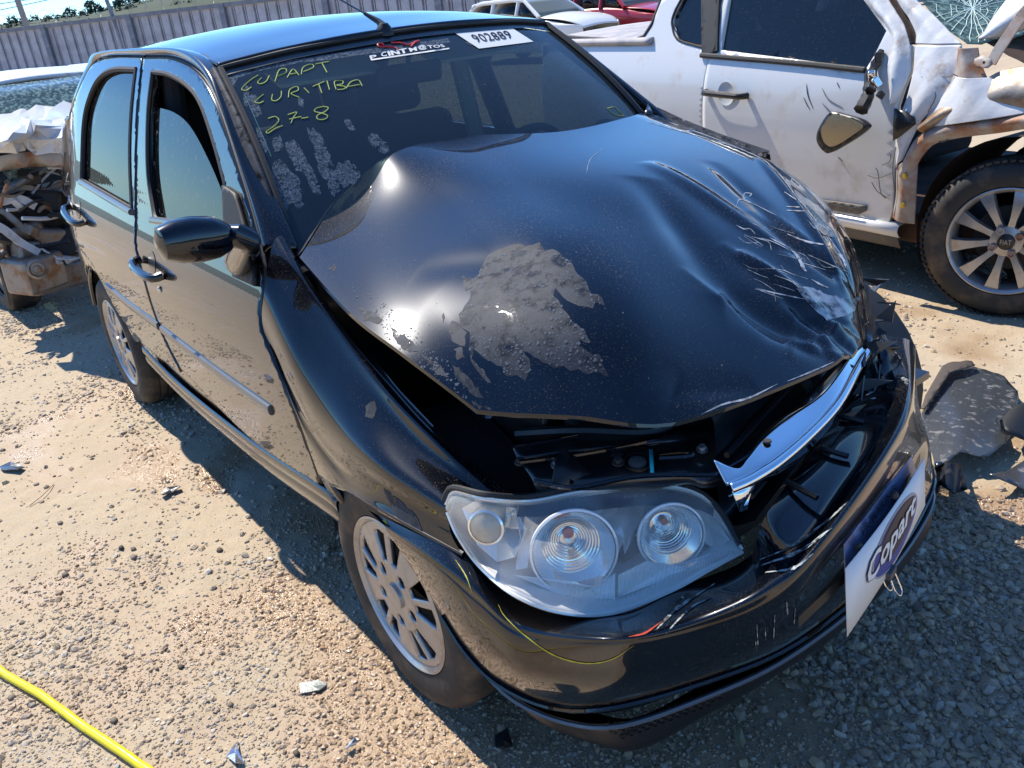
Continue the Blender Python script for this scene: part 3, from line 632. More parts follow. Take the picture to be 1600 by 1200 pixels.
br = pr([(882, 700, .715, 'z'), (870, 712, .715, 'z'), (862, 760, .69, 'z'), (900, 764, .67, 'z'), (930, 745, .68, 'z')])
MB().add(br, [(0, 1, 2, 3, 4)]).build('support_bracket', M['blkpl'], support, solid=.008)
mb = MB()
mb.box((.12, 0, .50), (.72, 1.1, .02)); mb.build('engine_undertray', M['inner'], CAR)
mb = MB(); mb.box((.28, -.18, .60), (.10, .62, .22), rot(0, 6, 4)); mb.build('radiator', M['rimdark'], CAR, bevel=.008)
mb = MB(); mb.box((.02, -.05, .66), (.36, .55, .26), rot(3, 2, 8)); mb.build('engine_block', M['inner'], CAR, bevel=.03)
mb = MB(); mb.box((-.02, -.05, .82), (.30, .40, .05), rot(3, 2, 8)); mb.build('engine_cover', M['blkpl'], CAR, bevel=.02)
mb = MB(); mb.box((.14, -.47, .66), (.20, .16, .18), rot(0, 0, 12)); mb.build('battery', M['blkpl'], CAR, bevel=.008)
MB().tube(resample(crv([V((.20, -.56, .68)), V((.33, -.50, .71)), V((.42, -.40, .70)), V((.45, -.25, .69)), V((.40, -.1, .70))], 8), 40), .012, 8).build('wiring_loom', M['blkpl'], CAR)
MB().tube(resample(crv([V((.05, -.60, .74)), V((.12, -.50, .78)), V((.2, -.35, .74)), V((.3, -.2, .76))], 8), 30), .018, 10).build('coolant_hose', M['rubber'], CAR)
MB().tube(resample(crv(pr([(1110, 645, .70, 'z'), (1120, 660, .70, 'z'), (1132, 662, .70, 'z'), (1136, 655, .71, 'z')]), 6), 16), .004, 6).build('hood_catch_wire', M['satin'], CAR)
ap = pr([(750, 640, .70, 'z'), (800, 690, .66, 'z'), (850, 745, .62, 'z')])
MB().grid([[p for p in ap], [p+V((-.25, .10, -.02)) for p in ap], [p+V((-.5, .18, .0)) for p in ap]]).build('inner_apron', M['inner'], CAR)
# --- right headlight
Lt = pr([(697, 788, -.778, 'y'), (710, 768, -.765, 'y'), (762, 779, .365), (830, 782, .38), (905, 768, .43), (1000, 757, .475), (1075, 765, .53), (1122, 795, .58), (1160, 858, .645)])
Lb = pr([(699, 800, -.782, 'y'), (716, 838, -.785, 'y'), (750, 885, -.775, 'y'), (805, 930, .455), (880, 957, .52), (960, 957, .565), (1050, 922, .60), (1108, 890, .63), (1160, 862, .647)])
nrm = V((.62, -.62, .36)).normalized()
def lrow(t, d): return [a.lerp(b, t)+nrm*d*math.sin(math.pi*t)*(.25+.75*math.sin(math.pi*min(1, (i+.0)/8))) for i, (a, b) in enumerate(zip(Lt, Lb))]
head = net('headlight_housing', [lrow(t, -.15) for t in (0, .12, .35, .65, .88, 1)], M['lampbody'], CAR, 6, 5, .004)
tag(head, 'clear headlight with twin reflectors, unbroken', None)
lens = net('headlight_lens', [lrow(t, .035) for t in (0, .08, .22, .5, .78, .92, 1)], M['lens'], head, 8, 6)
LB = bvh_of(lens)
M['lrim'] = mat('lens_edge_highlight', (.78, .77, .70), .15, .2, .8)  # pale opaque colour paints the bright edge line of the clear lens
for nm, row, r in (('lens_rim', Lt, .003), ('lens_rim', Lb, .004)):
    MB().tube(resample(crv([p+nrm*.002 for p in row], 8), 60), r, 6).build(nm, M['lrim'], head)
ax = V((.80, -.48, .22)).normalized()
HP = bvh_of(head)
def bowl(u, v, r, d, name, in_=.03, f=1.0):
    c = hit(u, v, LB, 0); c = c-nrm*in_
    prof = [(r*1.0, .008), (r*1.02, .004), (r*.97, -.002), (r*.9, -.016*f), (r*.72, -.036*f), (r*.5, -.05*f), (r*.25, -.058*f), (.014, -.06*f), (.0, -.06*f)]
    pf = []
    for k in range(26):
        t = k/25; rr2 = r*.97*(1-t)+.014*t; dd = -.060*f*(1-(rr2/r)**2); pf.append((rr2, dd+.0016*(k % 2)))
    prof = prof[:2]+pf+[(0, -.06*f)]
    MB().lathe(prof, c, ax, 20 if False else 48).build(name, M['refl'], head)
    mb = MB(); mb.lathe([(0, .0), (.007, -.004), (.008, -.02), (.009, -.055*f), (.0, -.056*f)], c-ax*.005, ax, 14); mb.build('bulb', M['lens2'], head)
    return c
c1 = bowl(893, 868, .074, 0, 'reflector_bowl', .040)
c2 = bowl(1048, 842, .058, 0, 'reflector_bowl', .036)
MB().lathe([(0, 0), (.010, -.003), (.012, -.02)], c1-ax*.045+V((0, 0, .015)), ax, 14).build('amber_bulb', M['amber'], head)
MB().lathe([(0, 0), (.007, -.003), (.008, -.02)], c2-ax*.035+V((0, 0, .012)), ax, 14).build('amber_bulb', M['amber'], head)
MB().lathe([(.076, .012), (.080, .010), (.080, .004), (.076, .002), (.076, .012)], c1, ax, 40).build('reflector_ring', M['lampbody'], head)
MB().lathe([(.060, .012), (.064, .010), (.064, .004), (.060, .002), (.060, .012)], c2, ax, 40).build('reflector_ring', M['lampbody'], head)
c3 = hit(757, 826, LB, 0)-nrm*.03
MB().lathe([(.034, -.04), (.036, .0), (.034, .012), (.030, .014)], c3, V((.6, -.75, .2)), 30).build('turn_signal_tube', M['refl'], head)
MB().lathe([(.030, .012), (.02, .018), (0, .02)], c3, V((.6, -.75, .2)), 30).build('turn_signal_lens', mat('dusty_signal_lens', (.42, .36, .26), .35, .1, .5, bump=.4, bscale=200), head)
# fluted strip along the lower edge of the lens, dark top mask with its code line
mb = MB()
for i in range(46):
    t = .50+.46*i/45; row = crv(lrow(.90, .030), 8); row2 = crv(lrow(.66, .034), 8); k = t*(len(row)-1); j = min(int(k), len(row)-2); f = k-j
    mb.tube([row[j].lerp(row[j+1], f)-nrm*.004, row2[j].lerp(row2[j+1], f)-nrm*.004], .0013, 5)
fl = mb.build('lens_flutes', M['lens2'], head); fl['kind'] = 'stuff'
ms = [crv(lrow(.05, .03), 8), crv(lrow(.17, .035), 8)]
ms = [[p-nrm*.006 for p in r[22:56]] for r in ms]
MB().grid(ms).build('lens_top_mask', mat('smoked_mask', (.05, .07, .12), .2, .2, .5), head)
tv, tf = text2d('C 0288 0046 1335 5460 - SAE 08 HR')
q = [hit(*p, LB, -.004) for p in ((890, 783), (1010, 774), (1010, 769), (890, 777))]
if all(q): MB().add([bil(q, *p) for p in tv], tf).build('lens_code', M['greyprint'], head, smooth=False)
# facets of the reflector between the bowls
def lpt(u, v, d): h_ = hit(u, v, LB, 0); return None if h_ is None else h_-nrm*d
M['facet'] = mat('reflector_facet', (.88, .88, .87), .18, .35, .6)
for px_, d_ in (([(715, 800), (735, 790), (800, 800), (818, 838), (800, 880), (770, 890), (740, 860)], .040), ([(800, 800), (845, 790), (830, 830), (818, 900), (800, 900), (806, 850)], .038), ([(845, 792), (960, 785), (975, 850), (955, 900), (935, 830), (880, 800)], .045), ([(800, 905), (850, 915), (930, 925), (960, 905), (960, 945), (880, 945)], .030), ([(962, 780), (1070, 778), (1060, 800), (1010, 800), (985, 850), (975, 880)], .05), ([(1085, 800), (1110, 800), (1145, 855), (1120, 870), (1105, 860)], .05), ([(965, 905), (1010, 885), (1080, 893), (1110, 875), (1120, 880), (1050, 912), (965, 940)], .028), ([(740, 868), (770, 895), (800, 900), (805, 925), (770, 905)], .028)):
    q_ = [lpt(*a, d_+.012*(k % 2)) for k, a in enumerate(px_)]
    if all(q_):
        c_ = sum(q_, V((0, 0, 0)))/len(q_)-nrm*.02
        MB().add(q_+[c_], [(k, (k+1) % len(q_), len(q_)) for k in range(len(q_))]).build('reflector_facet', M['facet'], head, smooth=False, solid=.002)
MB().tube(resample(crv([p-V((.006, 0, .0))+V((0, 0, .006)) for p in Lt], 6), 50), .006, 8).build('headlight_gasket', M['rubber'], head)
# shelf of body colour between lamp and fender / bumper
# --- wheels
def wheel(name, c, s, steer, label=None, dirty=0):
    """c: centre of the outer face; s = -1 for the right side"""
    R = Matrix.Rotation(steer, 3, 'Z'); c = V(c)
    def W(x, d, z): return c+R @ V((x, -s*0+(-d*s), z))  # d = distance inboard
    hub = MB(); prof = [(0, .07), (.12, .07), (.125, .05), (.13, .05), (.13, .085), (.0, .085)]
    ax_ = R @ V((0, -s, 0))
    hub.lathe(prof, c, ax_, 40)
    w = hub.build(name, M['rimdark'], CAR)
    ty = [(.190, .012), (.196, -.001), (.215, -.006), (.245, -.008), (.268, -.002), (.282, .012), (.2885, .028)]
    for k in range(4): ty += [(.2895, .034+k*.032), (.2895, .055+k*.032), (.283, .057+k*.032), (.283, .063+k*.032)]
    ty += [(.2885, .165), (.280, .178), (.25, .186), (.20, .180), (.185, .165)]
    t = MB().lathe(ty, c, ax_, 96).build('tyre', M['tyre'], w)
    rb = MB().lathe([(.185, .16), (.178, .15), (.165, .10), (.168, .03), (.180, .014), (.192, .004), (.1935, -.001), (.190, -.003), (.183, .003), (.176, .010)], c, ax_, 72).build('rim', M['rim'], w)
    # wheel face: five pairs of slots round the edge, five small holes inside
    outer = [(.180*math.cos(a), .180*math.sin(a)) for a in np.linspace(0, 2*math.pi, 72, endpoint=False)]
    holes = []
    def wedge(a0, a1, r0_, r1_, r2_=None):
        return [(r0_*math.cos(a0+.1*(a1-a0)), r0_*math.sin(a0+.1*(a1-a0))), (r1_*math.cos(a0), r1_*math.sin(a0)), (r1_*1.02*math.cos((a0+a1)/2), r1_*1.02*math.sin((a0+a1)/2)), (r1_*math.cos(a1), r1_*math.sin(a1)), (r0_*math.cos(a1-.1*(a1-a0)), r0_*math.sin(a1-.1*(a1-a0)))]
    for k in range(5):
        b = 2*math.pi*k/5+.35
        holes.append(wedge(b-.37, b-.055, .088, .160)); holes.append(wedge(b+.055, b+.37, .088, .160))
        holes.append([(.068*math.cos(b+.63)+.016*math.cos(q), .068*math.sin(b+.63)+.016*math.sin(q)) for q in np.linspace(0, 2*math.pi, 10, endpoint=False)])
    def fm(x, z):
        r = math.hypot(x, z); return W(x, .006-.010*(1-(r/.18)**2)+(.010*max(0, 1-r/.045)), z)
    f = sheet('wheel_face', outer, fm, M['rim'], w, holes, .012, .012)
    for v in f.data.vertices: pass
    MB().lathe([(.032, .004), (.030, -.008), (.022, -.010), (0, -.011)], c, ax_, 28).build('hub_cap', M['rim'], w)
    return w
w1_ = wheel('front_wheel', (0.0, -.80, .289), -1, math.radians(0))
w2_ = wheel('rear_wheel', (-2.373, -.795, .289), -1, 0)
w3_ = wheel('front_wheel', (-.06, .70, .289), 1, math.radians(3))
w4_ = wheel('rear_wheel', (-2.373, .79, .289), 1, 0)
# wheel wells (dark liners)
for (x, nm) in ((0, 'front_wheel_liner'), (-2.373, 'rear_wheel_liner')):
    for s in (-1, 1):
        rows = [[V((x+.36*math.cos(a), s*y, .31+.345*math.sin(a))) for a in np.linspace(-.1, math.pi+.1, 20)] for y in (.775, .6, .45)]
        MB().grid(rows).build(nm, M['rubber'], CAR)
mb = MB(); mb.box((-1.3, 0, .27), (3.3, 1.46, .10)); mb.box((-1.2, 0, .34), (1.7, 1.52, .08)); mb.build('underbody', M['inner'], CAR, bevel=.02)
# --- door mirror
a = V((-.60, -.775, 1.0))
mc = P(303, 374, 'y', -.93)
rows = []
prof = [(-.080, .010), (-.072, .034), (-.04, .046), (0, .050), (.04, .046), (.065, .036), (.080, .024), (.088, .010)]
mb = MB(); R = rot(0, 0, 4)
for t, r in prof:   # sections along y, from the outer end inwards
    ring_ = []
    for k in range(24):
        q = 2*math.pi*k/24; cx, cz = math.cos(q), math.sin(q)
        fx = (.045 if cx > 0 else .022)*(abs(cx)**.8)*(1 if cx > 0 else -1)*(r/.05)**.6
        fz = r*(abs(cz)**.85)*(1 if cz > 0 else -1)
        ring_.append(mc+R @ V((fx+.0, t*1.0+0, fz+(-.012*t/.1))))
    rows.append(ring_+[ring_[0]])
mb.grid(rows); k0 = len(mb.v); mb.f.append(tuple(range(24))[::-1]); mb.m.append(0)
mirror = mb.build('door_mirror', pt, CAR)
foot = [S(398, 430), S(392, 448), S(372, 400), S(358, 375), S(352, 300)]
mb = MB(); e0 = mc+R @ V((.0, .078, -.012)); base = S(385, 405)
mb.tube(resample(crv([e0, e0+V((.02, .03, -.012)), base+V((.0, -.015, .0)), base+V((0, .02, 0))], 6), 14), [.026+.0012*i for i in range(14)], 14)
mb.build('mirror_arm', pt, mirror)
tri = [SX(p) for p in ((353, 288), (372, 300), (400, 395), (404, 445), (370, 430), (356, 355))]
sheet('mirror_base_plate', tri, sideo(.012), M['rubber'], front_door, step=.02, solid=.012)
MB().grid([[mc+R @ V((-.022, y, z)) for y in (-.065, 0, .065)] for z in (-.032, 0, .032)]).build('mirror_glass', M['chrome'], mirror)
# --- antenna
RB = bvh_of(roof)
ab = hit(601, 57, RB, 0) or hit(601, 52, RB, 0); print('antenna', ab)
MB().lathe([(.030, -.004), (.028, .006), (.02, .018), (.012, .028), (0, .03)], ab, (.1, 0, 1), 20).build('antenna_base', M['blkpl'], CAR)
a1 = ab+(up*17-rt*9)*((ab-CAM).length/FPX); a2 = ab+(up*60-rt*79)*((ab-CAM).length/FPX)*1.25+V((-.04, 0, 0))
MB().tube([ab+V((0, 0, .015)), a1, a1.lerp(a2, .2)], [.015, .009, .005], 10).build('antenna_foot', M['blkpl'], CAR)
MB().tube([a1.lerp(a2, .1), a2], .0028, 6).build('antenna_rod', M['satin'], CAR)
sc_ = [hit(u, v, RB, .002) for u, v in ((497, 62), (530, 60), (565, 60), (590, 62))]; sc_ = [q_ for q_ in sc_ if q_]
if len(sc_) > 2: MB().tube(resample(crv(sc_, 5), 20), [.001+.0012*abs(math.sin(i*1.7)) for i in range(20)], 5).build('roof_scratch', M['bare'], CAR)
# --- interior
mb = MB(); mb.box((-.62, 0, .80), (.42, 1.28, .24)); mb.build('dashboard', M['dash'], CAR, bevel=.06)
def seat(x, y, tilt=12):
    mb = MB(); mb.box((x, y, .50), (.50, .50, .16)); b = mb.build('seat_cushion', M['fabric'], CAR, bevel=.05)
    mb = MB(); mb.box((x-.30, y, .82), (.13, .48, .56), rot(0, -tilt, 0)); mb.build('seat_back', M['fabric'], CAR, bevel=.05)
    mb = MB(); mb.box((x-.40, y, 1.19), (.09, .27, .18), rot(0, -tilt, 0)); mb.build('headrest', M['fabric'], CAR, bevel=.04)
seat(-1.35, -.36); seat(-1.35, .36)
mb = MB(); mb.box((-2.45, 0, .80), (.14, 1.24, .52), rot(0, -14, 0)); mb.build('rear_seat_back', M['fabric'], CAR, bevel=.05)
mb = MB(); mb.box((-2.15, 0, .48), (.5, 1.24, .16)); mb.build('rear_seat_cushion', M['fabric'], CAR, bevel=.05)
sw = MB(); cS = V((-.92, .36, .93)); axS = V((-.85, 0, .5)).normalized(); aS = V((0, 1, 0)); bS = axS.cross(aS)
sw.tube([cS+(aS*math.cos(q)+bS*math.sin(q))*.18 for q in np.linspace(0, 2*math.pi, 40)], .014, 8)
sw.tube([cS-aS*.17, cS+aS*.17], .016, 8); sw.tube([cS, cS-bS*.17], .02, 8); sw.lathe([(0, .01), (.06, .0), (.06, -.03)], cS, axS, 20)
sw.build('steering_wheel', M['blkpl'], CAR)
hl = [[V((x, y, np.interp(x, [-2.6, -1.6, -1.0], [1.34, 1.40, 1.355])+.02*(1-(y/.5)**2))) for y in (-.5, -.25, 0, .25, .5)] for x in (-1.0, -1.4, -2.0, -2.5)]
net('headliner', hl, M['beige'], CAR, 3, 3)
for s in (-1, 1):
    MB().tube([V((-1.50, s*.60, .95)), V((-1.52, s*.55, 1.36))], .035, 10).build('b_pillar_cover', M['beige'] if s > 0 else M['fabric'], CAR)
mirc = P(640, 115, 'x', -.93)
mb = MB(); mb.box(mirc, (.03, .23, .065), rot(0, 12, 0)); rvm = mb.build('rear_view_mirror', M['dash'], CAR, bevel=.014)
MB().tube([mirc+V((0, .0, .03)), mirc+V((.02, 0, .08))], .008, 8).build('mirror_stalk', M['dash'], rvm)
mb = MB(); mb.box(V((-1.02, -.26, 1.345)), (.14, .34, .012), rot(0, 22, 0)); mb.box(V((-1.02, .26, 1.345)), (.14, .34, .012), rot(0, 22, 0)); mb.build('sun_visor', M['beige'], CAR, bevel=.004)
# --- on the windshield: marker writing, stickers, droplets, water film
def whit(u, v, o=.0015): return hit(u, v, WB, o)
strokes = [
 [(404, 118), (394, 124), (381, 135), (378, 141), (385, 142), (393, 137)], [(409, 122), (403, 129), (407, 132), (416, 128), (421, 119)],
 [(430, 128), (436, 111), (446, 108), (447, 114), (433, 120)], [(449, 122), (458, 109), (467, 118)], [(453, 117), (463, 115)],
 [(471, 117), (474, 106), (486, 101), (490, 106), (474, 113)], [(493, 101), (514, 97)], [(503, 99), (511, 114)],
 [(412, 148), (403, 155), (398, 160), (405, 162), (412, 159)], [(426, 148), (425, 157), (432, 158), (439, 152), (440, 143)],
 [(451, 153), (453, 141), (464, 136), (466, 142), (455, 147), (468, 153)], [(475, 138), (483, 146)], [(489, 136), (507, 128)], [(498, 132), (503, 146)], [(511, 127), (515, 141)],
 [(525, 140), (523, 128), (535, 127), (535, 132), (526, 134), (539, 136), (537, 140), (527, 141)], [(541, 139), (548, 129), (560, 126), (566, 135)], [(544, 136), (562, 133)],
 [(419, 186), (430, 183), (436, 189), (428, 198), (417, 206), (419, 209), (430, 202), (442, 197)], [(450, 180), (464, 176), (459, 184), (455, 193)], [(452, 187), (471, 183)], [(471, 186), (482, 184)],
 [(505, 167), (494, 170), (492, 175), (504, 178), (512, 182), (507, 187), (497, 187), (496, 181), (508, 175), (513, 169), (505, 167)]]
letters_ = [[0], [1], [2], [3, 4], [5], [6, 7], [8], [9], [10], [11], [12, 13], [14], [15], [16, 17], [18], [19, 20], [21], [22]]
for g_ in letters_:
    mb = MB()
    for k in g_:
        c = [whit(p.x, p.y) for p in crv([(x, y) for x, y in strokes[k]], 5)]; c = [p for p in c if p]
        if len(c) > 1: mb.tube(c, .0015, 5)
    if mb.v: mb.build('marker_letter', M['chalk'], wsh)
def print_on(name, body, quad, m, par, bv, off=.001):
    tv, tf = text2d(body, 1.0, .022 if name == 'sticker_letters' else .006); q = quad
    vs = []
    for s, t in tv:
        a = (q[0][0]*(1-s)+q[1][0]*s, q[0][1]*(1-s)+q[1][1]*s); b = (q[3][0]*(1-s)+q[2][0]*s, q[3][1]*(1-s)+q[2][1]*s)
        vs.append(hit(a[0]*(1-t)+b[0]*t, a[1]*(1-t)+b[1]*t, bv, off))
    if any(v is None for v in vs): print('print miss', name); return None
    return link(name, vs, tf, m, par, False)
def bold(name, *a, **k):
    return print_on(name, *a, **k)
print_on('sticker_letters', 'P', [(579, 94), (589, 92), (588, 86), (577, 88)], M['stick'], wsh, WB, .002)
print_on('sticker_letters', 'C', [(596, 90), (605, 88), (603, 81), (595, 83)], M['stick'], wsh, WB, .002)
print_on('sticker_letters', 'INT', [(608, 88), (637, 83), (634, 76), (605, 81)], M['stick'], wsh, WB, .002)
print_on('sticker_letters', 'M', [(641, 82), (652, 80), (650, 74), (638, 76)], M['stick'], wsh, WB, .002)
print_on('sticker_letters', '@', [(655, 80), (668, 78), (664, 70), (652, 72)], M['stick'], wsh, WB, .002)
print_on('sticker_letters', 'TOS', [(669, 77), (696, 74), (692, 70), (667, 72)], M['stick'], wsh, WB, .002)
for dx, dy in ((.6, .2), (-.3, .5)):
    print_on('sticker_letters', 'INT', [(608+dx, 88+dy), (637+dx, 83+dy), (634+dx, 76+dy), (605+dx, 81+dy)], M['stick'], wsh, WB, .0023)
drape('sticker_underline', [(580, 95.5), (702, 77.5), (701.5, 75.5), (579, 93.5)], WB, M['stick'], wsh, 8, .002)
mb = MB()
for s in ([(622, 79), (615, 75), (600, 74), (593, 74), (590, 71), (594, 69), (600, 71)], [(611, 68), (625, 68), (638, 71), (650, 66), (655, 65)], [(642, 74), (648, 68), (655, 65)]):
    mb.tube([whit(p.x, p.y, .003) for p in crv(s, 5)], .0024, 5)
mb.build('sticker_motif', M['red'], wsh)
card = drape('lot_number_sticker', [(711, 53), (800, 45), (833, 66), (748, 77)], WB, M['stick'], wsh, 10, .0025)
print_on('lot_number', '902889', [(745, 68), (802, 61), (792, 49), (733, 56)], M['ink'], card, WB, .004)
print_on('small_print', 'LOTE', [(728, 68), (736, 72), (739, 71), (731, 67)], M['greyprint'], card, WB, .004)
# curved mark drawn near the lower left corner of the glass
MB().tube([whit(p.x, p.y) for p in crv([(948, 170), (960, 168), (968, 176), (974, 181), (960, 180), (950, 172)], 4) if whit(p.x, p.y)], .0013, 5).build('marker_scribble', M['chalk'], wsh)
# reflection of the inner seam tape, painted on as a thin cyan line
MB().tube([whit(u, v, .001) for u, v in ((383, 150), (405, 200), (424, 245))], .0008, 5).build('painted_seam_reflection', mat('dull_cyan_reflection', (.06, .22, .24), .5), wsh)
def blob(cx, cy, rx, ry, ang, jag=.25, n=26, seed=0):
    rr = random.Random(seed); out = []; ph = [rr.uniform(0, 6.28) for _ in range(5)]
    for k in range(n):
        a = 2*math.pi*k/n; r = 1+sum(jag/(i+1)*math.sin((i*2+2)*a+ph[i]) for i in range(5))+rr.uniform(-jag, jag)*.45
        x, y = rx*r*math.cos(a), ry*r*math.sin(a); ca, sa = math.cos(ang), math.sin(ang)
        out.append((cx+x*ca-y*sa, cy+x*sa+y*ca))
    return out
M['wfilm'] = glass('wet_glass_film', (.7, .72, .75), .08, (.5, .58, .66), 1.33, .1, dirt_haze=(160, .4, .65, .30))
holes(M['wfilm'], 60, .38, .52, .05)
films = [(440, 290, 38, 24, .9), (462, 245, 8, 32, -.35), (478, 262, 8, 46, -.4), (500, 230, 8, 40, -.5), (542, 272, 15, 24, -.1), (592, 225, 10, 18, -1.0), (398, 165, 9, 16, -.2), (408, 225, 7, 26, -.3), (434, 225, 7, 14, 0), (505, 262, 7, 26, -.5), (546, 195, 5, 10, -.8), (520, 285, 9, 20, -.5), (385, 150, 5, 18, -.2), (418, 270, 6, 20, -.4), (470, 160, 4, 8, 0), (456, 305, 20, 14, .5)]
for i, (cx, cy, rx, ry, an_) in enumerate(films):
    drape('water_film', blob(cx, cy, rx, ry, an_, .22, 30, i), WB, M['wfilm'], wsh, 6, .0006)
hb_ = [(345, 118), (420, 100), (520, 84), (600, 74), (700, 60), (704, 66), (660, 74), (600, 82), (560, 86), (520, 93), (470, 98), (430, 106), (400, 112), (372, 122), (365, 135), (372, 160), (360, 150)]
drape('water_film', [(p[0], p[1]) for p in hb_], WB, M['wfilm'], wsh, 6, .0005)
def drops(name, polys, n, bv, par, rmin, rmax, m=None, flat=.45, seed=3):
    rr = random.Random(seed); mb = MB(); bb = [(min(p[0] for p in q), max(p[0] for p in q), min(p[1] for p in q), max(p[1] for p in q)) for q in polys]
    area = [(b[1]-b[0])*(b[3]-b[2]) for b in bb]; k = 0; tries = 0
    while k < n and tries < n*20:
        tries += 1; i = rr.choices(range(len(polys)), area)[0]; b = bb[i]; u, v = rr.uniform(b[0], b[1]), rr.uniform(b[2], b[3])
        if not inpoly((u, v), polys[i]): continue
        r = ray(u, v).normalized(); h = bv.ray_cast(CAM, r)
        if h[0] is None: continue
        nn = h[1] if h[1].dot(r) < 0 else -h[1]; R_ = rr.uniform(rmin, rmax)*(1 if rr.random() < .8 else 1.7)
        t = nn.orthogonal().normalized(); b2 = nn.cross(t); vs = []
        for ph, hh in ((0, 0), (.55, .72)):
            rad = R_*math.cos(ph*1.2)
            for q in range(6): vs.append(h[0]+nn*(R_*flat*hh+.0002)+(t*math.cos(q*1.047)+b2*math.sin(q*1.047))*rad)
        vs.append(h[0]+nn*R_*flat)
        F_ = [(q, (q+1) % 6, 6+(q+1) % 6, 6+q) for q in range(6)]+[(6+q, 6+(q+1) % 6, 12) for q in range(6)]
        mb.add(vs, F_); k += 1
    o = mb.build(name, m or M['drop'], par); o['kind'] = 'stuff'; return o
drops('water_droplets', [blob(*f[:5], .15, 24, i) for i, f in enumerate(films)], 900, WB, wsh, .0010, .0024)
drops('water_droplets', [[(800, 90), (960, 170), (960, 180), (700, 200), (640, 140)]], 260, WB, wsh, .0008, .0016, seed=9)
# wiper arm stub and cowl grille edge at the visible right corner
# --- on the hood: dull dried patches, drops and scratches
patch = [(790, 386), (812, 380), (822, 386), (842, 380), (852, 390), (872, 392), (880, 402), (893, 408), (900, 425), (915, 440), (922, 458), (938, 462), (944, 478), (930, 470), (926, 482), (905, 478), (886, 470), (868, 452), (866, 462), (880, 482), (892, 500), (908, 512), (922, 534), (914, 536), (905, 530), (912, 545), (928, 556), (936, 552), (950, 588), (934, 580), (920, 586), (905, 578), (892, 580), (880, 572), (868, 576), (842, 562), (820, 548), (812, 538), (826, 560), (830, 572), (822, 596), (808, 585), (790, 588), (784, 574), (768, 566), (752, 556), (742, 545), (738, 560), (756, 580), (768, 600), (752, 590), (738, 566), (732, 540), (735, 520), (722, 512), (718, 490), (735, 465), (738, 448), (726, 455), (722, 432), (742, 436), (752, 420), (762, 398), (775, 392)]
def roughen(poly, amp, seed=1, step=7):
    rr = random.Random(seed); return [(p[0]+rr.uniform(-amp, amp), p[1]+rr.uniform(-amp, amp)) for p in dens(poly, step)]
drape('dried_water_patch', roughen(patch, 1.6), HB, M['film'], hood, 7, .0005)
smalls = [[(704, 500), (716, 505), (728, 520), (725, 540), (706, 535), (702, 515)], [(710, 545), (722, 542), (726, 560), (715, 562)], [(690, 488), (695, 490), (692, 505)], [(708, 570), (722, 580), (740, 600), (755, 622), (742, 618), (725, 604), (712, 590)], [(738, 628), (775, 642), (752, 644), (742, 640)], [(560, 478), (585, 490), (600, 500), (588, 508), (570, 500)], [(606, 505), (640, 530), (655, 548), (640, 552), (620, 536)], [(660, 556), (690, 570), (700, 592), (684, 585)], [(512, 418), (525, 414), (522, 424)]]
for i, q in enumerate(smalls): drape('dried_water_patch', roughen(q, 2.2, i, 5), HB, M['film'], hood, 6, .0005)
drops('water_droplets', [patch], 800, HB, hood, .0010, .0023, seed=5)
drops('water_droplets', [blob(640, 545, 70, 18, .75, .1, 20, 4), blob(590, 485, 40, 16, .7, .1, 20, 5), [(480, 420), (560, 480), (700, 600), (745, 640), (700, 560), (560, 440)]], 260, HB, hood, .0008, .0018, seed=6)
drops('water_droplets', [[(700, 240), (1150, 260), (1250, 560), (800, 630), (500, 420)]], 70, HB, hood, .0008, .0015, seed=11)
rbr = random.Random(77)
def ribbon(mb, px, w, bv, o=.0009):
    c = crv(px, 6); n_ = len(c); A_ = []; B_ = []
    for i, q_ in enumerate(c):
        t_ = c[min(i+1, n_-1)]-c[max(i-1, 0)]; t_ = V((-t_.y, t_.x, 0)).normalized() if t_.length > 0 else V((0, 1, 0))
        k = w*FPX/1.6*(.2+.8*math.sin(math.pi*(i+.5)/n_))*rbr.uniform(.45, 1.1)
        a_, b_ = hit(q_.x+t_.x*k, q_.y+t_.y*k, bv, o), hit(q_.x-t_.x*k, q_.y-t_.y*k, bv, o)
        if a_ is None or b_ is None or (a_-b_).length > .03: continue
        A_.append(a_); B_.append(b_)
    if len(A_) > 2: mb.grid([A_, B_])
def marks(name, lst, m, par, bv, o=.0009):
    mb = MB()
    for q_, w in lst: ribbon(mb, q_, w, bv, o)
    ob = mb.build(name, m, par); ob['kind'] = 'stuff'; return ob
scr = [([(1150, 322), (1156, 312), (1175, 318), (1213, 337)], .0012), ([(1161, 308), (1164, 302), (1174, 303), (1170, 308)], .0012), ([(1228, 323), (1253, 324)], .0012), ([(1228, 329), (1257, 330)], .0012),
       ([(1150, 352), (1162, 358), (1172, 358), (1180, 366)], .0013), ([(1174, 370), (1200, 378), (1205, 392)], .0012), ([(1203, 372), (1226, 384)], .0014), ([(1233, 387), (1246, 402), (1256, 420), (1260, 424)], .0035),
       ([(1210, 430), (1236, 440), (1248, 450)], .0014), ([(1268, 437), (1282, 445), (1294, 450)], .0022), ([(1262, 398), (1300, 415), (1325, 425)], .0009), ([(1250, 410), (1290, 422)], .0009), ([(1266, 342), (1280, 352), (1296, 366)], .0042), ([(1230, 366), (1262, 378), (1298, 384)], .002),
       ([(1305, 395), (1315, 402), (1322, 420)], .003), ([(1010, 190), (1180, 243), (1250, 315), (1315, 400), (1326, 430)], .0012), ([(942, 232), (922, 250), (916, 272)], .0005), ([(1180, 452), (1230, 462), (1260, 468)], .0014), ([(1190, 372), (1212, 380), (1235, 392)], .0010), ([(1226, 300), (1252, 318)], .0006)]
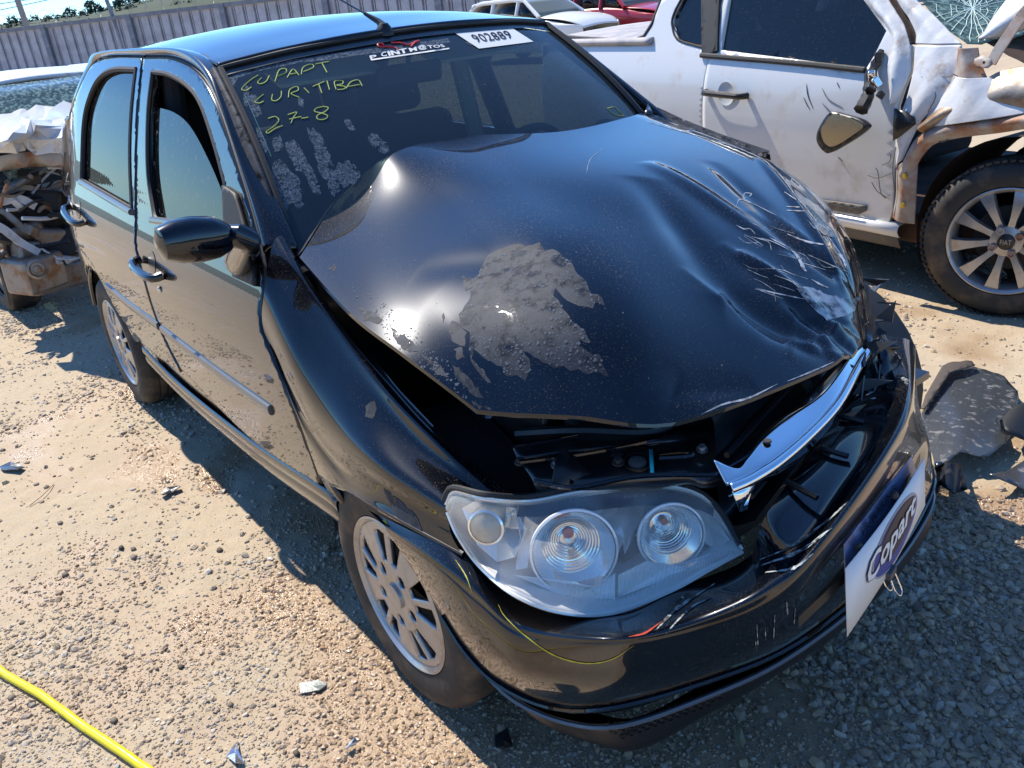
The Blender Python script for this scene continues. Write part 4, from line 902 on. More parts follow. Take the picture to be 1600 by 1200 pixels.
rs_ = random.Random(8); scr += [([(u, v), (u+rs_.uniform(10, 26), v+rs_.uniform(3, 11)), (u+rs_.uniform(26, 48), v+rs_.uniform(8, 22))], rs_.uniform(.0002, .0007)) for u, v in [(rs_.uniform(1150, 1290), rs_.uniform(340, 455)) for _ in range(18)]]
marks('hood_scratches', scr, M['bare'], hood, HB)
for i, q in enumerate([[(1243, 452), (1262, 448), (1300, 462), (1330, 468), (1345, 462), (1335, 485), (1325, 492), (1292, 500), (1270, 482)], [(1262, 345), (1285, 350), (1308, 370), (1298, 372), (1270, 356)]]):
    drape('scraped_patch', roughen(q, 2, 30+i, 6), HB, mat('scraped_bare_metal', (.40, .42, .43), .22, .6, mix=(.03, .03, .035), mscale=22, mpos=(.42, .58)), hood, 6, .0012)
marks('edge_scrapes', [([(1095, 648), (1130, 632), (1170, 622), (1215, 600)], .0022), ([(1230, 596), (1270, 580), (1320, 558)], .0016), ([(1110, 640), (1140, 628)], .002)], M['bare'], hood, HB)
# scrapes, a red streak and a marker line on the bumper
BB = bvh_of(bumper, fender)
M['scuff'] = mat('pale_scuff', (.34, .37, .36), .5, mix=(.03, .03, .035), mscale=60, mpos=(.44, .54))
marks('bumper_scrapes', [([(1025, 985), (1060, 950), (1118, 912)], .0035), ([(1040, 990), (1080, 950), (1110, 935)], .003), ([(1188, 875), (1245, 850), (1300, 808), (1325, 785)], .003), ([(1190, 884), (1250, 862), (1300, 825)], .0035), ([(1196, 895), (1240, 888), (1270, 865)], .003), ([(1182, 975), (1184, 1010)], .0014), ([(1228, 938), (1230, 960)], .002), ([(1242, 950), (1240, 975)], .0014), ([(1195, 980), (1196, 1000)], .0014), ([(1180, 1000), (1182, 1020)], .001), ([(1210, 960), (1208, 1000)], .0012), ([(1432, 632), (1440, 665), (1446, 705)], .010), ([(1408, 590), (1420, 600), (1436, 640)], .006)], M['scuff'], bumper, BB, .0012)
marks('red_streak', [([(982, 996), (1008, 990), (1034, 972)], .002)], mat('dark_red_streak', (.40, .045, .02), .6), bumper, BB, .0016)  # thin dark red streak at the bumper corner
M['ymark'] = mat('yellow_marker', (.42, .38, .03), .6)
marks('yellow_marker_line', [([(778, 945), (790, 965), (830, 1000), (870, 1025), (915, 1036), (955, 1030), (990, 1008)], .0016)], M['ymark'], bumper, BB, .001)
marks('yellow_marker_dash', [([(712, 875), (728, 900), (738, 925)], .0012)], M['ymark'], bumper, BB, .001)
marks('yellow_marker_dash', [([(590, 800), (600, 812), (606, 820)], .003)], M['ymark'], bumper, BB, .001)
drape('dried_water_patch', roughen([(600, 762), (622, 780), (650, 805), (662, 832), (640, 824), (612, 800)], 1.5, 3, 5), BB, M['film'], fender, 6, .0008)
drape('dried_water_patch', roughen([(572, 636), (584, 625), (590, 640), (582, 655), (570, 650)], 1.5, 4, 5), BB, M['film'], fender, 6, .0008)
# torn flap and broken left end of the bumper
fp = pr([(1370, 540, .68, 'z'), (1395, 536, .69, 'z'), (1410, 541, .69, 'z'), (1396, 547, .67, 'z'), (1388, 560, .66, 'z'), (1400, 600, .62, 'z'), (1372, 600, .62, 'z')])
MB().add(fp, [(0, 1, 2, 3), (0, 3, 4, 6), (4, 5, 6)]).build('torn_bumper_flap', pt, bumper, solid=.004)
crm = [pr([(1345, 440, .74, 'z'), (1352, 500, .70, 'z'), (1350, 545, .66, 'z'), (1352, 600, .60, 'z')]), pr([(1356, 450, .72, 'z'), (1368, 505, .66, 'z'), (1365, 550, .66, 'z'), (1372, 600, .58, 'z')]), pr([(1350, 470, .68, 'z'), (1372, 530, .60, 'z'), (1385, 570, .60, 'z'), (1395, 610, .55, 'z')])]
net('crushed_left_headlight_frame', crm, M['inner'], CAR, 4, 3, .004)
random.seed(5); mb = MB()
for i in range(26):
    b = P(random.uniform(1340, 1375), random.uniform(440, 600), 'z', random.uniform(.6, .7)); a_ = b+V((random.uniform(-.05, .05), random.uniform(-.05, .05), random.uniform(-.03, .05)))
    c_ = b+V((random.uniform(-.04, .04), random.uniform(-.03, .05), random.uniform(-.05, .03))); mb.add([b, a_, c_], [(0, 1, 2)])
mb.build('broken_lamp_shards', mat('broken_lamp_plastic', (.10, .10, .10), .25, .5), CAR, smooth=False, solid=.003)['kind'] = 'stuff'
# --- number plate (grey, its lower part behind the white sign)
pl = [P(1320, 912, 'x', .775), P(1443, 735, 'x', .715), P(1425, 712, 'x', .715), P(1318, 868, 'x', .775)]
pl = [P(1322, 925, 'x', .78), P(1440, 760, 'x', .715), P(1424, 713, 'x', .71), P(1345, 815, 'x', .755), P(1320, 850, 'x', .772)]
plate = MB().add(pl, [(0, 1, 2, 3, 4)]).build('number_plate', M['platepaint'], CAR, solid=.002, smooth=False)
dd = (pl[1]-pl[0]).cross(pl[4]-pl[0]).normalized()*.007
if dd.dot(CAM-pl[0]) < 0: dd = -dd
PLB = bvh_of(plate)
tv, tf = text2d('PR-MARING', 1.0, .01); q4 = [(1346, 837), (1398, 765), (1395, 755), (1342, 826)]
lv = []
for s, t in tv:
    a = (q4[0][0]*(1-s)+q4[1][0]*s, q4[0][1]*(1-s)+q4[1][1]*s); b = (q4[3][0]*(1-s)+q4[2][0]*s, q4[3][1]*(1-s)+q4[2][1]*s)
    lv.append(hit(a[0]*(1-t)+b[0]*t, a[1]*(1-t)+b[1]*t, PLB, .004))
if all(x_ is not None for x_ in lv): link('plate_letters', lv, tf, M['ink'], plate, False)
else: print('plate text missed')
for u, v, x in ((1336, 853, .772), (1392, 773, .745)):
    MB().lathe([(0, .006), (.007, .004), (.009, 0)], P(u, v, 'x', x)+dd, (.9, -.3, .2), 14).build('plate_screw', M['rimdark'], plate)
# --- the white paper sign clipped over the plate
q = [P(1319, 993, 'x', .79), P(1441, 788, 'x', .722), P(1440, 714, 'x', .722), P(1316, 887, 'x', .79)]
sn = (q[1]-q[0]).cross(q[3]-q[0]).normalized()
if sn.dot(CAM-q[0]) < 0: sn = -sn
q = [p+sn*.006 for p in q]
SIGN = thing('paper_sign', 'white paper sign with oval logo clipped to the front bumper of the black car', 'sign', tuple(sum(q, V((0, 0, 0)))/4))
def rel(o, par):
    o.parent = par; o.matrix_parent_inverse = Matrix.Translation(-V(par.location)); return o
mb = MB(); mb.grid([[bil(q, s, t)+sn*(.006*math.sin(math.pi*s)) for s in np.linspace(0, 1, 9)] for t in (0, .5, 1)])
pap = rel(mb.build('paper_sheet', M['stick'], None, solid=.0012), SIGN)
def sp(s, t, o=.0016): return bil(q, s, t)+sn*(.006*math.sin(math.pi*max(0, min(1, s)))+o)
def oval(cx, cy, rx, ry, o, n=40): return [sp(cx+rx*math.cos(a), cy+ry*math.sin(a), o) for a in np.linspace(0, 2*math.pi, n, endpoint=False)]
rel(MB().add(oval(.56, .47, .30, .42, .0016), [tuple(range(40))]).build('logo_oval', M['greyprint'], None, smooth=False), SIGN)
rel(MB().add(oval(.56, .46, .285, .38, .0020), [tuple(range(40))]).build('logo_oval', M['blue'], None, smooth=False), SIGN)
rel(MB().add(oval(.585, .52, .24, .30, .0024), [tuple(range(40))]).build('logo_oval', M['ink'], None, smooth=False), SIGN)
tv, tf = text2d('Copart', 1.0, .02)
for (dx, dy, o, m_, sc) in [(a*.006, b*.012, .0028, 'ink', 1.0) for a, b in ((1, 0), (-1, 0), (0, 1), (0, -1), (1, 1), (-1, -1), (1, -1), (-1, 1))]+[(0, 0, .0034, 'stick', 1.0), (.002, 0, .0035, 'stick', 1.0)]:
    rel(MB().add([sp(.17+.62*s+dx+.05*t, .25+.48*t+dy, o) for s, t in tv], tf).build('logo_letters', M[m_], None, smooth=False), SIGN)
CLIP = thing('binder_clip', 'small metal binder clip on the lower edge of the white paper sign', 'clip', tuple(sp(.46, 0)))
c = sp(.46, .02, .004); e = (q[1]-q[0]).normalized(); dn = (q[0]-q[3]).normalized()
rel(MB().box(c+dn*.0, (.012, .03, .018), Matrix((sn, e, dn)).transposed()).build('clip_body', M['trimgrey'], None, bevel=.002), CLIP)
lp = [c+dn*.008-e*.010+sn*.004, c+dn*.03-e*.012+sn*.012, c+dn*.045-e*.008+sn*.018, c+dn*.050+sn*.02, c+dn*.045+e*.008+sn*.018, c+dn*.03+e*.010+sn*.012, c+dn*.008+e*.010+sn*.004]
rel(MB().tube(crv(lp, 4), .0013, 6).build('clip_wire', M['chrome'], None), CLIP)
lp = [p-sn*.02+e*.004 for p in lp]
rel(MB().tube(crv(lp, 4), .0013, 6).build('clip_wire', M['chrome'], None), CLIP)
# ------------------------------------------------------------------ ground
def vnoise(x, y, seed=0):
    xi = np.floor(x).astype(np.int64); yi = np.floor(y).astype(np.int64); fx = x-xi; fy = y-yi
    def h(a, b):
        n = (a*374761393+b*668265263+seed*1442695041) & 0x7fffffff; n = ((n ^ (n >> 13))*1274126177) & 0x7fffffff
        return ((n ^ (n >> 16)) & 0xffff)/65535.
    sx = fx*fx*(3-2*fx); sy = fy*fy*(3-2*fy)
    return (h(xi, yi)*(1-sx)+h(xi+1, yi)*sx)*(1-sy)+(h(xi, yi+1)*(1-sx)+h(xi+1, yi+1)*sx)*sy
def fbm(x, y, s, o=4, seed=0):
    r = 0; a = .5
    for k in range(o): r = r+a*vnoise(x*s+17.3*k, y*s+9.1*k, seed+k); a *= .5; s *= 2.03
    return r
def height(x, y):
    h = (fbm(x, y, 1.1, 4, 3)-.47)*.030+(fbm(x, y, 9, 3, 8)-.44)*.010+(fbm(x, y, 38, 2, 5)-.37)*.006
    d = np.minimum(1, np.maximum(0, (np.hypot(x, y)-14)/30)); return h*(1-d)
def wetness(x, y):
    n = fbm(x, y, 3.2, 4, 21); w = np.zeros_like(x)
    for cx, cy, rx, ry in ((-.25, -.86, .45, .16), (.12, -.95, .28, .20), (-1.75, -.92, .22, .10), (-1.35, -.80, .2, .06), (.75, -.2, .55, .8), (1.0, .45, .6, .5), (.2, 0, 1.0, .72), (.55, .75, .5, .3), (-1.4, 0, 1.6, .7)):
        w = np.maximum(w, 1.25-np.hypot((x-cx)/rx, (y-cy)/ry))
    return np.clip((w+(n-.47)*2.2)*1.6, 0, 1)
def axis(a, b, st, far):
    c = list(np.arange(a, b+1e-6, st)); s = st
    lo, hi = [], []
    x = a
    while x > -far: s *= 1.16; x -= s; lo.append(x)
    s = st; x = b
    while x < far: s *= 1.16; x += s; hi.append(x)
    return np.array(lo[::-1]+c+hi)
gx = axis(-4.6, 1.6, .0125, 900); gy = axis(-2.1, 2.7, .0125, 900)
X, Y = np.meshgrid(gx, gy); Zg = height(X, Y)
ny, nx = X.shape
vv = np.stack([X, Y, Zg], -1).reshape(-1, 3)
idx = np.arange(nx*ny).reshape(ny, nx); ff = np.stack([idx[:-1, :-1], idx[:-1, 1:], idx[1:, 1:], idx[1:, :-1]], -1).reshape(-1, 4)
def npmesh(name, vv, ff, mats, parent=None, smooth=True):
    me = bpy.data.meshes.new(name); k = ff.shape[1]
    me.vertices.add(len(vv)); me.vertices.foreach_set('co', vv.astype(np.float32).ravel())
    me.loops.add(ff.size); me.loops.foreach_set('vertex_index', ff.astype(np.int32).ravel())
    me.polygons.add(len(ff)); me.polygons.foreach_set('loop_start', np.arange(0, ff.size, k, dtype=np.int32)); me.polygons.foreach_set('loop_total', np.full(len(ff), k, np.int32))
    me.polygons.foreach_set('use_smooth', [smooth]*len(ff)); me.update(calc_edges=True)
    for m in mats: me.materials.append(m)
    o = bpy.data.objects.new(name, me); COL.objects.link(o)
    if parent: o.parent = parent
    return o
def ground_mat(name, stone=False):
    m = bpy.data.materials.new(name); m.use_nodes = True; N, L = nodes(m); b = N['Principled BSDF']
    tc = N.new('ShaderNodeTexCoord'); at = N.new('ShaderNodeAttribute'); at.attribute_name = 'wet'
    def noise(s, d=8, r=.6):
        n = N.new('ShaderNodeTexNoise'); n.inputs['Scale'].default_value = s; n.inputs['Detail'].default_value = d; n.inputs['Roughness'].default_value = r
        L.new(tc.outputs['Object'], n.inputs['Vector']); return n.outputs['Fac']
    def ramp(src, stops):
        r = N.new('ShaderNodeValToRGB'); L.new(src, r.inputs[0]); e = r.color_ramp.elements
        e[0].position, e[0].color = stops[0][0], (*stops[0][1], 1); e[1].position, e[1].color = stops[-1][0], (*stops[-1][1], 1)
        for p_, c_ in stops[1:-1]: q_ = e.new(p_); q_.color = (*c_, 1)
        return r.outputs[0]
    def mix(f, a, b_, mode='MIX'):
        x = N.new('ShaderNodeMix'); x.data_type = 'RGBA'; x.blend_type = mode
        if isinstance(f, float): x.inputs[0].default_value = f
        else: L.new(f, x.inputs[0])
        for i, s in ((6, a), (7, b_)):
            if isinstance(s, tuple): x.inputs[i].default_value = (*s, 1)
            else: L.new(s, x.inputs[i])
        return x.outputs[2]
    if stone:
        g = N.new('ShaderNodeNewGeometry')
        base = ramp(g.outputs['Random Per Island'], [(0, (.44, .36, .25)), (.3, (.50, .40, .28)), (.45, (.42, .36, .29)), (.58, (.50, .38, .26)), (.68, (.40, .39, .38)), (.78, (.62, .56, .47)), (.88, (.30, .25, .20)), (.95, (.16, .14, .12)), (1, (.66, .62, .56))])
        base = mix(.15, base, ramp(noise(60, 3), [(.3, (.40, .32, .23)), (.7, (.60, .50, .37))]))
    else:
        a = ramp(noise(1.3, 6), [(.3, (.45, .375, .26)), (.5, (.53, .44, .30)), (.68, (.52, .41, .265))])
        c = ramp(noise(170, 4, .7), [(.30, (.12, .09, .06)), (.43, (.46, .38, .26)), (.58, (.56, .46, .33)), (.74, (.80, .70, .56))])
        base = mix(.25, a, c, 'MULTIPLY'); base = mix(.32, base, c)
        v = N.new('ShaderNodeTexVoronoi'); v.inputs['Scale'].default_value = 95; L.new(tc.outputs['Object'], v.inputs['Vector'])
        vr = ramp(v.outputs['Color'], [(.0, (.36, .28, .2)), (.5, (.48, .38, .28)), (1, (.40, .36, .33))])
        base = mix(.35, base, vr)
    dark = mix(1.0, base, (.80, .68, .58), 'MULTIPLY')
    wetf = at.outputs['Fac']; L.new(mix(wetf, base, dark), b.inputs['Base Color'])
    mr = N.new('ShaderNodeMapRange'); mr.inputs[3].default_value = .92; mr.inputs[4].default_value = .22 if stone else .16; L.new(wetf, mr.inputs[0]); L.new(mr.outputs[0], b.inputs['Roughness'])
    ms_ = N.new('ShaderNodeMapRange'); ms_.inputs[3].default_value = .15; ms_.inputs[4].default_value = .42; L.new(wetf, ms_.inputs[0]); L.new(ms_.outputs[0], b.inputs['Specular IOR Level'])
    bp = N.new('ShaderNodeBump'); bp.inputs['Strength'].default_value = .55; bp.inputs['Distance'].default_value = .006 if not stone else .002
    L.new(noise(130 if not stone else 200, 5, .65), bp.inputs['Height'])
    L.new(bp.outputs[0], b.inputs['Normal']); return m
M['ground'] = ground_mat('sandy_gravel_ground'); M['stone'] = ground_mat('gravel_stones', True)
def set_wet(o, w):
    a = o.data.attributes.new('wet', 'FLOAT', 'POINT'); a.data.foreach_set('value', w.astype(np.float32).ravel())
ground = npmesh('ground', vv, ff, [M['ground']]); set_wet(ground, wetness(X, Y)); ground['kind'] = 'structure'
# gravel lying on it
def ico():
    bm = bmesh.new(); bmesh.ops.create_icosphere(bm, subdivisions=1, radius=1); v = np.array([tuple(x.co) for x in bm.verts]); f = np.array([[q.index for q in p.verts] for p in bm.faces]); bm.free(); return v, f
iv, if_ = ico()
def gravel(name, n, x0, x1, y0, y1, smin, smax, dens_fn, flat=.62):
    x = rng.uniform(x0, x1, n*4); y = rng.uniform(y0, y1, n*4)
    keep = rng.uniform(0, 1, n*4) < dens_fn(x, y); x, y = x[keep][:n], y[keep][:n]; n = len(x)
    s = smin*(smax/smin)**(rng.uniform(0, 1, n)**3.0)
    sh = iv[None]*(1+rng.uniform(-.28, .28, (n, len(iv), 1)))*np.stack([rng.uniform(.75, 1.3, n), rng.uniform(.6, 1, n), rng.uniform(.4, .8, n)], -1)[:, None]
    a = rng.uniform(0, 6.28, n); ca, sa = np.cos(a)[:, None], np.sin(a)[:, None]; t = rng.uniform(-.5, .5, n)[:, None]
    xx, yy, zz = sh[..., 0], sh[..., 1], sh[..., 2]; zz, xx = zz*np.cos(t)-xx*np.sin(t), zz*np.sin(t)+xx*np.cos(t)
    px, py = xx*ca-yy*sa, xx*sa+yy*ca
    z0 = height(x, y)+s*.12
    P_ = np.stack([px*s[:, None]+x[:, None], py*s[:, None]+y[:, None], zz*s[:, None]+z0[:, None]], -1)
    F_ = (if_[None]+(np.arange(n)*len(iv))[:, None, None]).reshape(-1, 3)
    o = npmesh(name, P_.reshape(-1, 3), F_, [M['stone']], None, False)
    set_wet(o, np.repeat(wetness(x, y), len(iv))); return o
def vis(x, y):
    d = np.stack([x-CAM.x, y-CAM.y, 0*x-CAM.z], -1); z = d@np.array(fw); u = 800+FPX*(d@np.array(rt))/z; v = 600-FPX*(d@np.array(up))/z
    return ((z > 0) & (u > -60) & (u < 1660) & (v < 1290)).astype(float)
patchy = lambda x, y: np.clip((fbm(x, y, 2.6, 4, 40)-.40)*5, .10, 1)
wetb = lambda x, y: np.clip(patchy(x, y)+wetness(x, y)*np.where(y < -.25, .8, .12), 0, 1)
g1 = gravel('gravel', 52000, -1.6, 1.6, -2.1, 1.3, .0022, .0085, lambda x, y: wetb(x, y)*vis(x, y)*np.clip(1.2-np.hypot(x-1, y+1)/3.2, .2, 1))
tag(g1, 'fine wet and dry gravel scattered round the front of the black car', 'gravel', None, 'stuff')
g2 = gravel('gravel', 42000, -6, 1.6, -2.1, 3.4, .004, .014, lambda x, y: patchy(x, y)*vis(x, y)*(np.hypot(x-1, y+1) > 1.6))
tag(g2, 'coarser loose gravel over the rest of the yard', 'gravel', None, 'stuff')
g3 = gravel('gravel', 8000, -.4, 1.4, -.9, .95, .005, .019, lambda x, y: vis(x, y)*np.clip((x-.1)*2+.2, 0, 1)*np.clip((fbm(x, y, 2.2, 3, 55)-.38)*6, 0.04, 1)*np.clip(1.9-1.1*(x*.6+y*.9), .08, 1))
tag(g3, 'dark wet crushed stones in the shadow before the bumper', 'gravel', None, 'stuff')
def gz(x, y): return float(height(np.array([x]), np.array([y]))[0])
def GP(u, v, h=0): 
    p = P(u, v, 'z', h); return V((p.x, p.y, gz(p.x, p.y)+h))
# separate stones and scraps that can be picked out
stone_spots = [(190, 856, 9, 'dark round stone, leftmost of the small cluster left of the car'), (208, 857, 7, 'small dark stone at the top of the cluster left of the car'), (208, 870, 10, 'flat brown stone, lowest of the cluster left of the car'), (343, 858, 9, 'dark brown stone lying alone near the edge of the car shadow'), (102, 897, 9, 'round dark stone lying alone on the sand at left'), (94, 816, 8, 'small dark stone on the pale sand at far left'), (282, 1042, 9, 'dark stone between the hose and the front wheel'), (178, 1126, 10, 'dark stone beside the end of the yellow hose'), (18, 1088, 9, 'grey stone just left of the yellow hose'), (464, 1180, 9, 'brown stone at the bottom edge of the photo'), (360, 1102, 8, 'dark stone right of the yellow hose'), (363, 970, 9, 'reddish stone left of the front tyre'), (268, 1125, 8, 'orange pebble beside a grey pebble near the bottom'), (1240, 955+120, 9, 'grey stone in the wet gravel below the bumper')]
for i, (u, v, r, lb) in enumerate(stone_spots):
    p = GP(u, v); s = r/FPX*(p-CAM).length
    f = iv*(1+rng.uniform(-.2, .2, (12, 1)))*(1+rng.uniform(-.2, .2, (12, 3)))*np.array([1.1, .75, .5])*s*.72+np.array(p+V((0, 0, s*.12)))
    o = npmesh('stone', f, if_, [M['stone'] if i in (12, 11) else mat('stone_grey_%d' % i, (.09+.06*(i % 3), .07+.05*(i % 3), .05+.04*(i % 3)), .8, bump=.4, bscale=200)]); 
    if i in (12, 11): set_wet(o, np.zeros(12))
    tag(o, lb, 'stone', 'loose stones on the sand')
def scrap(name, pts, m, lb, cat, th=.002, lift=.008, curl=.01):
    p = [GP(u, v) for u, v in pts]; c = sum(p, V((0, 0, 0)))/len(p); root = V((c.x, c.y, c.z))
    vs = [q-root+V((0, 0, lift+curl*(i % 2))) for i, q in enumerate(p)]
    o = link(name, vs+[V((0, 0, lift+curl*.6))], [(i, (i+1) % len(p), len(p)) for i in range(len(p))], m, None, False, th); o.location = root; return tag(o, lb, cat)
scrap('plastic_scrap', [(252, 775), (262, 768), (282, 762), (284, 766), (270, 773), (256, 780)], M['torn'], 'small black plastic splinter on the sand left of the door sill', 'debris', .004)
scrap('glass_shard', [(468, 1070), (500, 1066), (512, 1072), (500, 1082), (470, 1086)], mat('dull_glass_piece', (.16, .18, .17), .3, bump=.4, bscale=300), 'flat grey shard on the sand left of the front tyre', 'debris', .003, .004, .003)
scrap('foil_scrap', [(372, 1160), (374, 1178), (382, 1195), (370, 1200), (356, 1185), (366, 1176)], mat('silver_foil', (.7, .7, .75), .25, .9, bump=.5, bscale=100), 'crumpled silver foil scrap at the bottom edge', 'debris', .001, .006, .012)
scrap('plastic_scrap', [(775, 1155), (795, 1148), (800, 1170), (790, 1178), (776, 1172)], M['blkpl'], 'square black plastic chip in the shadow below the bumper', 'debris', .006)
scrap('dry_leaf', [(1146, 1152), (1158, 1145), (1165, 1165), (1160, 1178), (1150, 1168)], mat('dry_leaf', (.30, .24, .14), .8), 'dry tan leaf on the gravel below the bumper', 'leaf', .001, .012)
scrap('plastic_scrap', [(0, 732), (20, 728), (40, 733), (30, 740), (5, 738)], M['torn'], 'dark twig-like splinter at the left edge of the photo', 'debris', .004)
scrap('metal_scrap', [(540, 1174), (556, 1160), (560, 1163), (545, 1178)], M['steel'], 'thin bright metal strip on the sand near the bottom', 'debris', .002)
tw = MB().tube([GP(45, 790, .004), GP(65, 775, .010), GP(84, 756, .004)], .0016, 5).build('twig', mat('dry_twig', (.28, .2, .12), .9)); tag(tw, 'thin dry twig on the pale sand at left', 'twig')
# --- yellow hose
hp = [V((-2.2, -2.05, 0)), V((-1.4, -1.77, 0))]+[P(*p, 'z', .01) for p in ((-60, 1003), (0, 1047), (60, 1083), (120, 1127), (180, 1168), (232, 1204), (290, 1246))]+[V((.15, -1.30, .01)), V((.6, -1.32, .01))]
hp = [V((p.x, p.y, gz(p.x, p.y)+.011)) for p in crv(hp, 8)]
hose = MB().tube(hp, .0105, 14).build('garden_hose', M['yellow']); tag(hose, 'yellow hose lying across the bottom left corner of the yard', 'hose')
# --- torn plastic panels by the left front corner of the car
def panel3(name, rows, m, lb, cat, th=.003):
    R_ = [[P(u, v, 'z', z) for u, v, z in r] for r in rows]; c = V((R_[1][1].x, R_[1][1].y, 0))
    R_ = [[p-c for p in r] for r in R_]; o = net(name, R_, m, None, 8, 8, th, fn=lambda p: p+V((0, 0, .004*math.sin(p.x*60)*math.sin(p.y*47)))); o.location = c
    return tag(o, lb, cat)
tp = thing('plastic_sheet', 'torn grey underbody plastic panel lying on the ground beside the front bumper', 'car part', tuple(P(1500, 650, 'z', 0)))
out = [(1448, 632), (1470, 600), (1478, 580), (1495, 576), (1522, 573), (1550, 582), (1570, 590), (1585, 605), (1592, 622), (1590, 640), (1572, 648), (1562, 660), (1566, 672), (1580, 682), (1562, 700), (1545, 714), (1520, 712), (1500, 706), (1480, 722), (1462, 732), (1452, 700), (1444, 670), (1440, 648)]
def tpm(u, v):
    z = .045+.02*math.exp(-((u-1500)/60)**2)+.003*math.sin(u*.05+v*.03); return P(u, v, 'z', z)
rel(sheet('panel_sheet', roughen(out, 1.6, 9, 9), tpm, M['torn'], None, step=9, solid=.003), tp)
fl_ = [(1440, 640), (1450, 610), (1464, 590), (1472, 572), (1490, 566), (1518, 565), (1523, 573), (1500, 578), (1482, 584), (1474, 598), (1458, 622), (1446, 640)]
rel(sheet('panel_flange', roughen(fl_, 1.2, 4, 8), lambda u, v: P(u, v, 'z', .06+.03*math.exp(-((u-1500)/60)**2)), mat('brown_dusty_plastic', (.07, .055, .045), .6, bump=.3, bscale=60), None, step=7, solid=.004), tp)
b2 = [(1455, 735), (1475, 722), (1500, 728), (1512, 765), (1490, 772), (1470, 758), (1452, 800), (1446, 770)]
o = sheet('broken_bracket', b2, lambda u, v: P(u, v, 'z', .06+.02*math.sin(u*.2))-V((.42, .78, 0)), M['blkpl'], None, step=8, solid=.006); o.location = (.42, .78, 0); tag(o, 'broken black plastic bracket lying under the torn grey panel', 'car part')
b3 = [(1566, 655), (1580, 640), (1610, 625), (1680, 640), (1670, 700), (1600, 688), (1585, 682), (1570, 672)]
o = sheet('torn_liner', b3, lambda u, v: P(u, v, 'z', .07+.02*math.sin(u*.06+v*.04))-V((.45, 1.45, 0)), M['rubber'], None, step=8, solid=.004); o.location = (.45, 1.45, 0); tag(o, 'dark torn wheel liner at the right edge of the photo', 'car part')
b4 = [(1545, 742), (1570, 738), (1610, 715), (1680, 720), (1680, 770), (1605, 768), (1580, 757)]
o = sheet('torn_liner', b4, lambda u, v: P(u, v, 'z', .04+.02*math.sin(u*.05))-V((.6, 1.1, 0)), M['torn'], None, step=8, solid=.004); o.location = (.6, 1.1, 0); tag(o, 'grey torn liner scrap below the dark one, at the right edge', 'car part')

# ------------------------------------------------------------------ white pickup: local x forward, y left; side facing us at local y = -.83
PH = math.radians(-6.5); PO = V((.07, 3.06, 0)); PR = Matrix.Rotation(PH, 3, 'Z')
PU = thing('white_pickup', 'white pickup with smashed front and hanging mirror standing beside the black hatchback', 'pickup', tuple(PO), PH)
def loc(p): return PR.transposed() @ (p-PO)
PZ = [0, .2, .35, .6, .8, .95, 1.06, 1.2, 1.42, 1.6]; PY = [.76, .79, .82, .845, .85, .835, .80, .745, .66, .58]
def PG(z): return float(.5*np.interp(z, PZ, PY)+.25*np.interp(z-.04, PZ, PY)+.25*np.interp(z+.04, PZ, PY))
def PS(u, v, off=0):
    r = PR.transposed() @ ray(u, v); c = loc(CAM); t = 1.0; st = .1
    while t < 14:
        q = c+r*t
        if q.y >= -PG(q.z)-off:
            if st < 2e-4: return q
            t -= st; st *= .2
        t += st
    return c+r*t
def PX(p, off=0): q = PS(p[0], p[1], off); return (q.x, q.z)
def pside(d=0): return lambda x, z: V((x, -PG(z)-d, z))
def psheet(name, px, m, par=PU, d=0, holes=(), step=.05, solid=.0, flip=False, smooth=False):
    L_ = [PX(p) for p in (([(c.x, c.y) for c in crv(px, 4, True)]) if smooth else px)]
    return sheet(name, L_, pside(d), m, par, [[PX(p) for p in h] for h in holes], step, solid, flip)
# local key heights found from the picture
zs = [PX(p) for p in ((1332, 362), (1426, 380), (1097, 200), (1398, 265), (850, 62), (985, 68), (1100, 90), (1355, 112), (1568, 385))]
print('pickup', [(round(a, 2), round(b, 2)) for a, b in zs])
wht = M['white']
# bed side and rear cab corner
bed_px = [(560, 20), (800, 52), (900, 62), (985, 68), (1005, 60), (1018, 40), (1034, 0), (1040, -30), (1062, -60), (1110, -60)]
xz = lambda px: [PX(p) for p in px]
dr_x = PX((1098, 150))[0]; 
body = xz([(800, 52), (900, 62), (985, 68), (1005, 60), (1018, 40), (1034, 0)])
x_rear = -3.55; zrail = body[0][1]
rearcab = body[-1]
bo = [(x_rear, zrail+.01), (body[0][0], body[0][1]), body[1], body[2], body[3], body[4], body[5], (rearcab[0]+.10, 1.42), (rearcab[0]+.2, 1.52), (dr_x, 1.55), (dr_x, .27), (-1.95, .27)]+[(-2.75+.36*math.cos(a), .33+.36*math.sin(a)) for a in np.linspace(-.15, math.pi+.15, 20)]+[(x_rear, .35)]
qw = xz([(1064, 0), (1052, 25), (1051, 42), (1060, 62), (1097, 74)])
qx = [(q_[0], q_[1]) for q_ in qw]; qwin = [(qx[0][0]+.05, 1.42)]+qx+[(dr_x-.004, qx[-1][1]), (dr_x-.004, 1.42)]
sheet('bed_side', bo, pside(), wht, PU, [[(a, b) for a, b in qwin if a < dr_x-.01]+[(dr_x-.02, qx[-1][1]), (dr_x-.02, 1.42)]], .03, .02)
sheet('quarter_window', [(qx[0][0]+.05, 1.42)]+qx[:-1]+[(dr_x-.02, qx[-1][1]), (dr_x-.02, 1.42)], pside(-.018), M['darkglass'], PU, step=.03, flip=False)
MB().tube([V((q_.x, -PG(q_.y)-.001, q_.y)) for q_ in crv(qwin[:-2], 5)], .007, 6).build('window_seal', M['rubber'], PU)
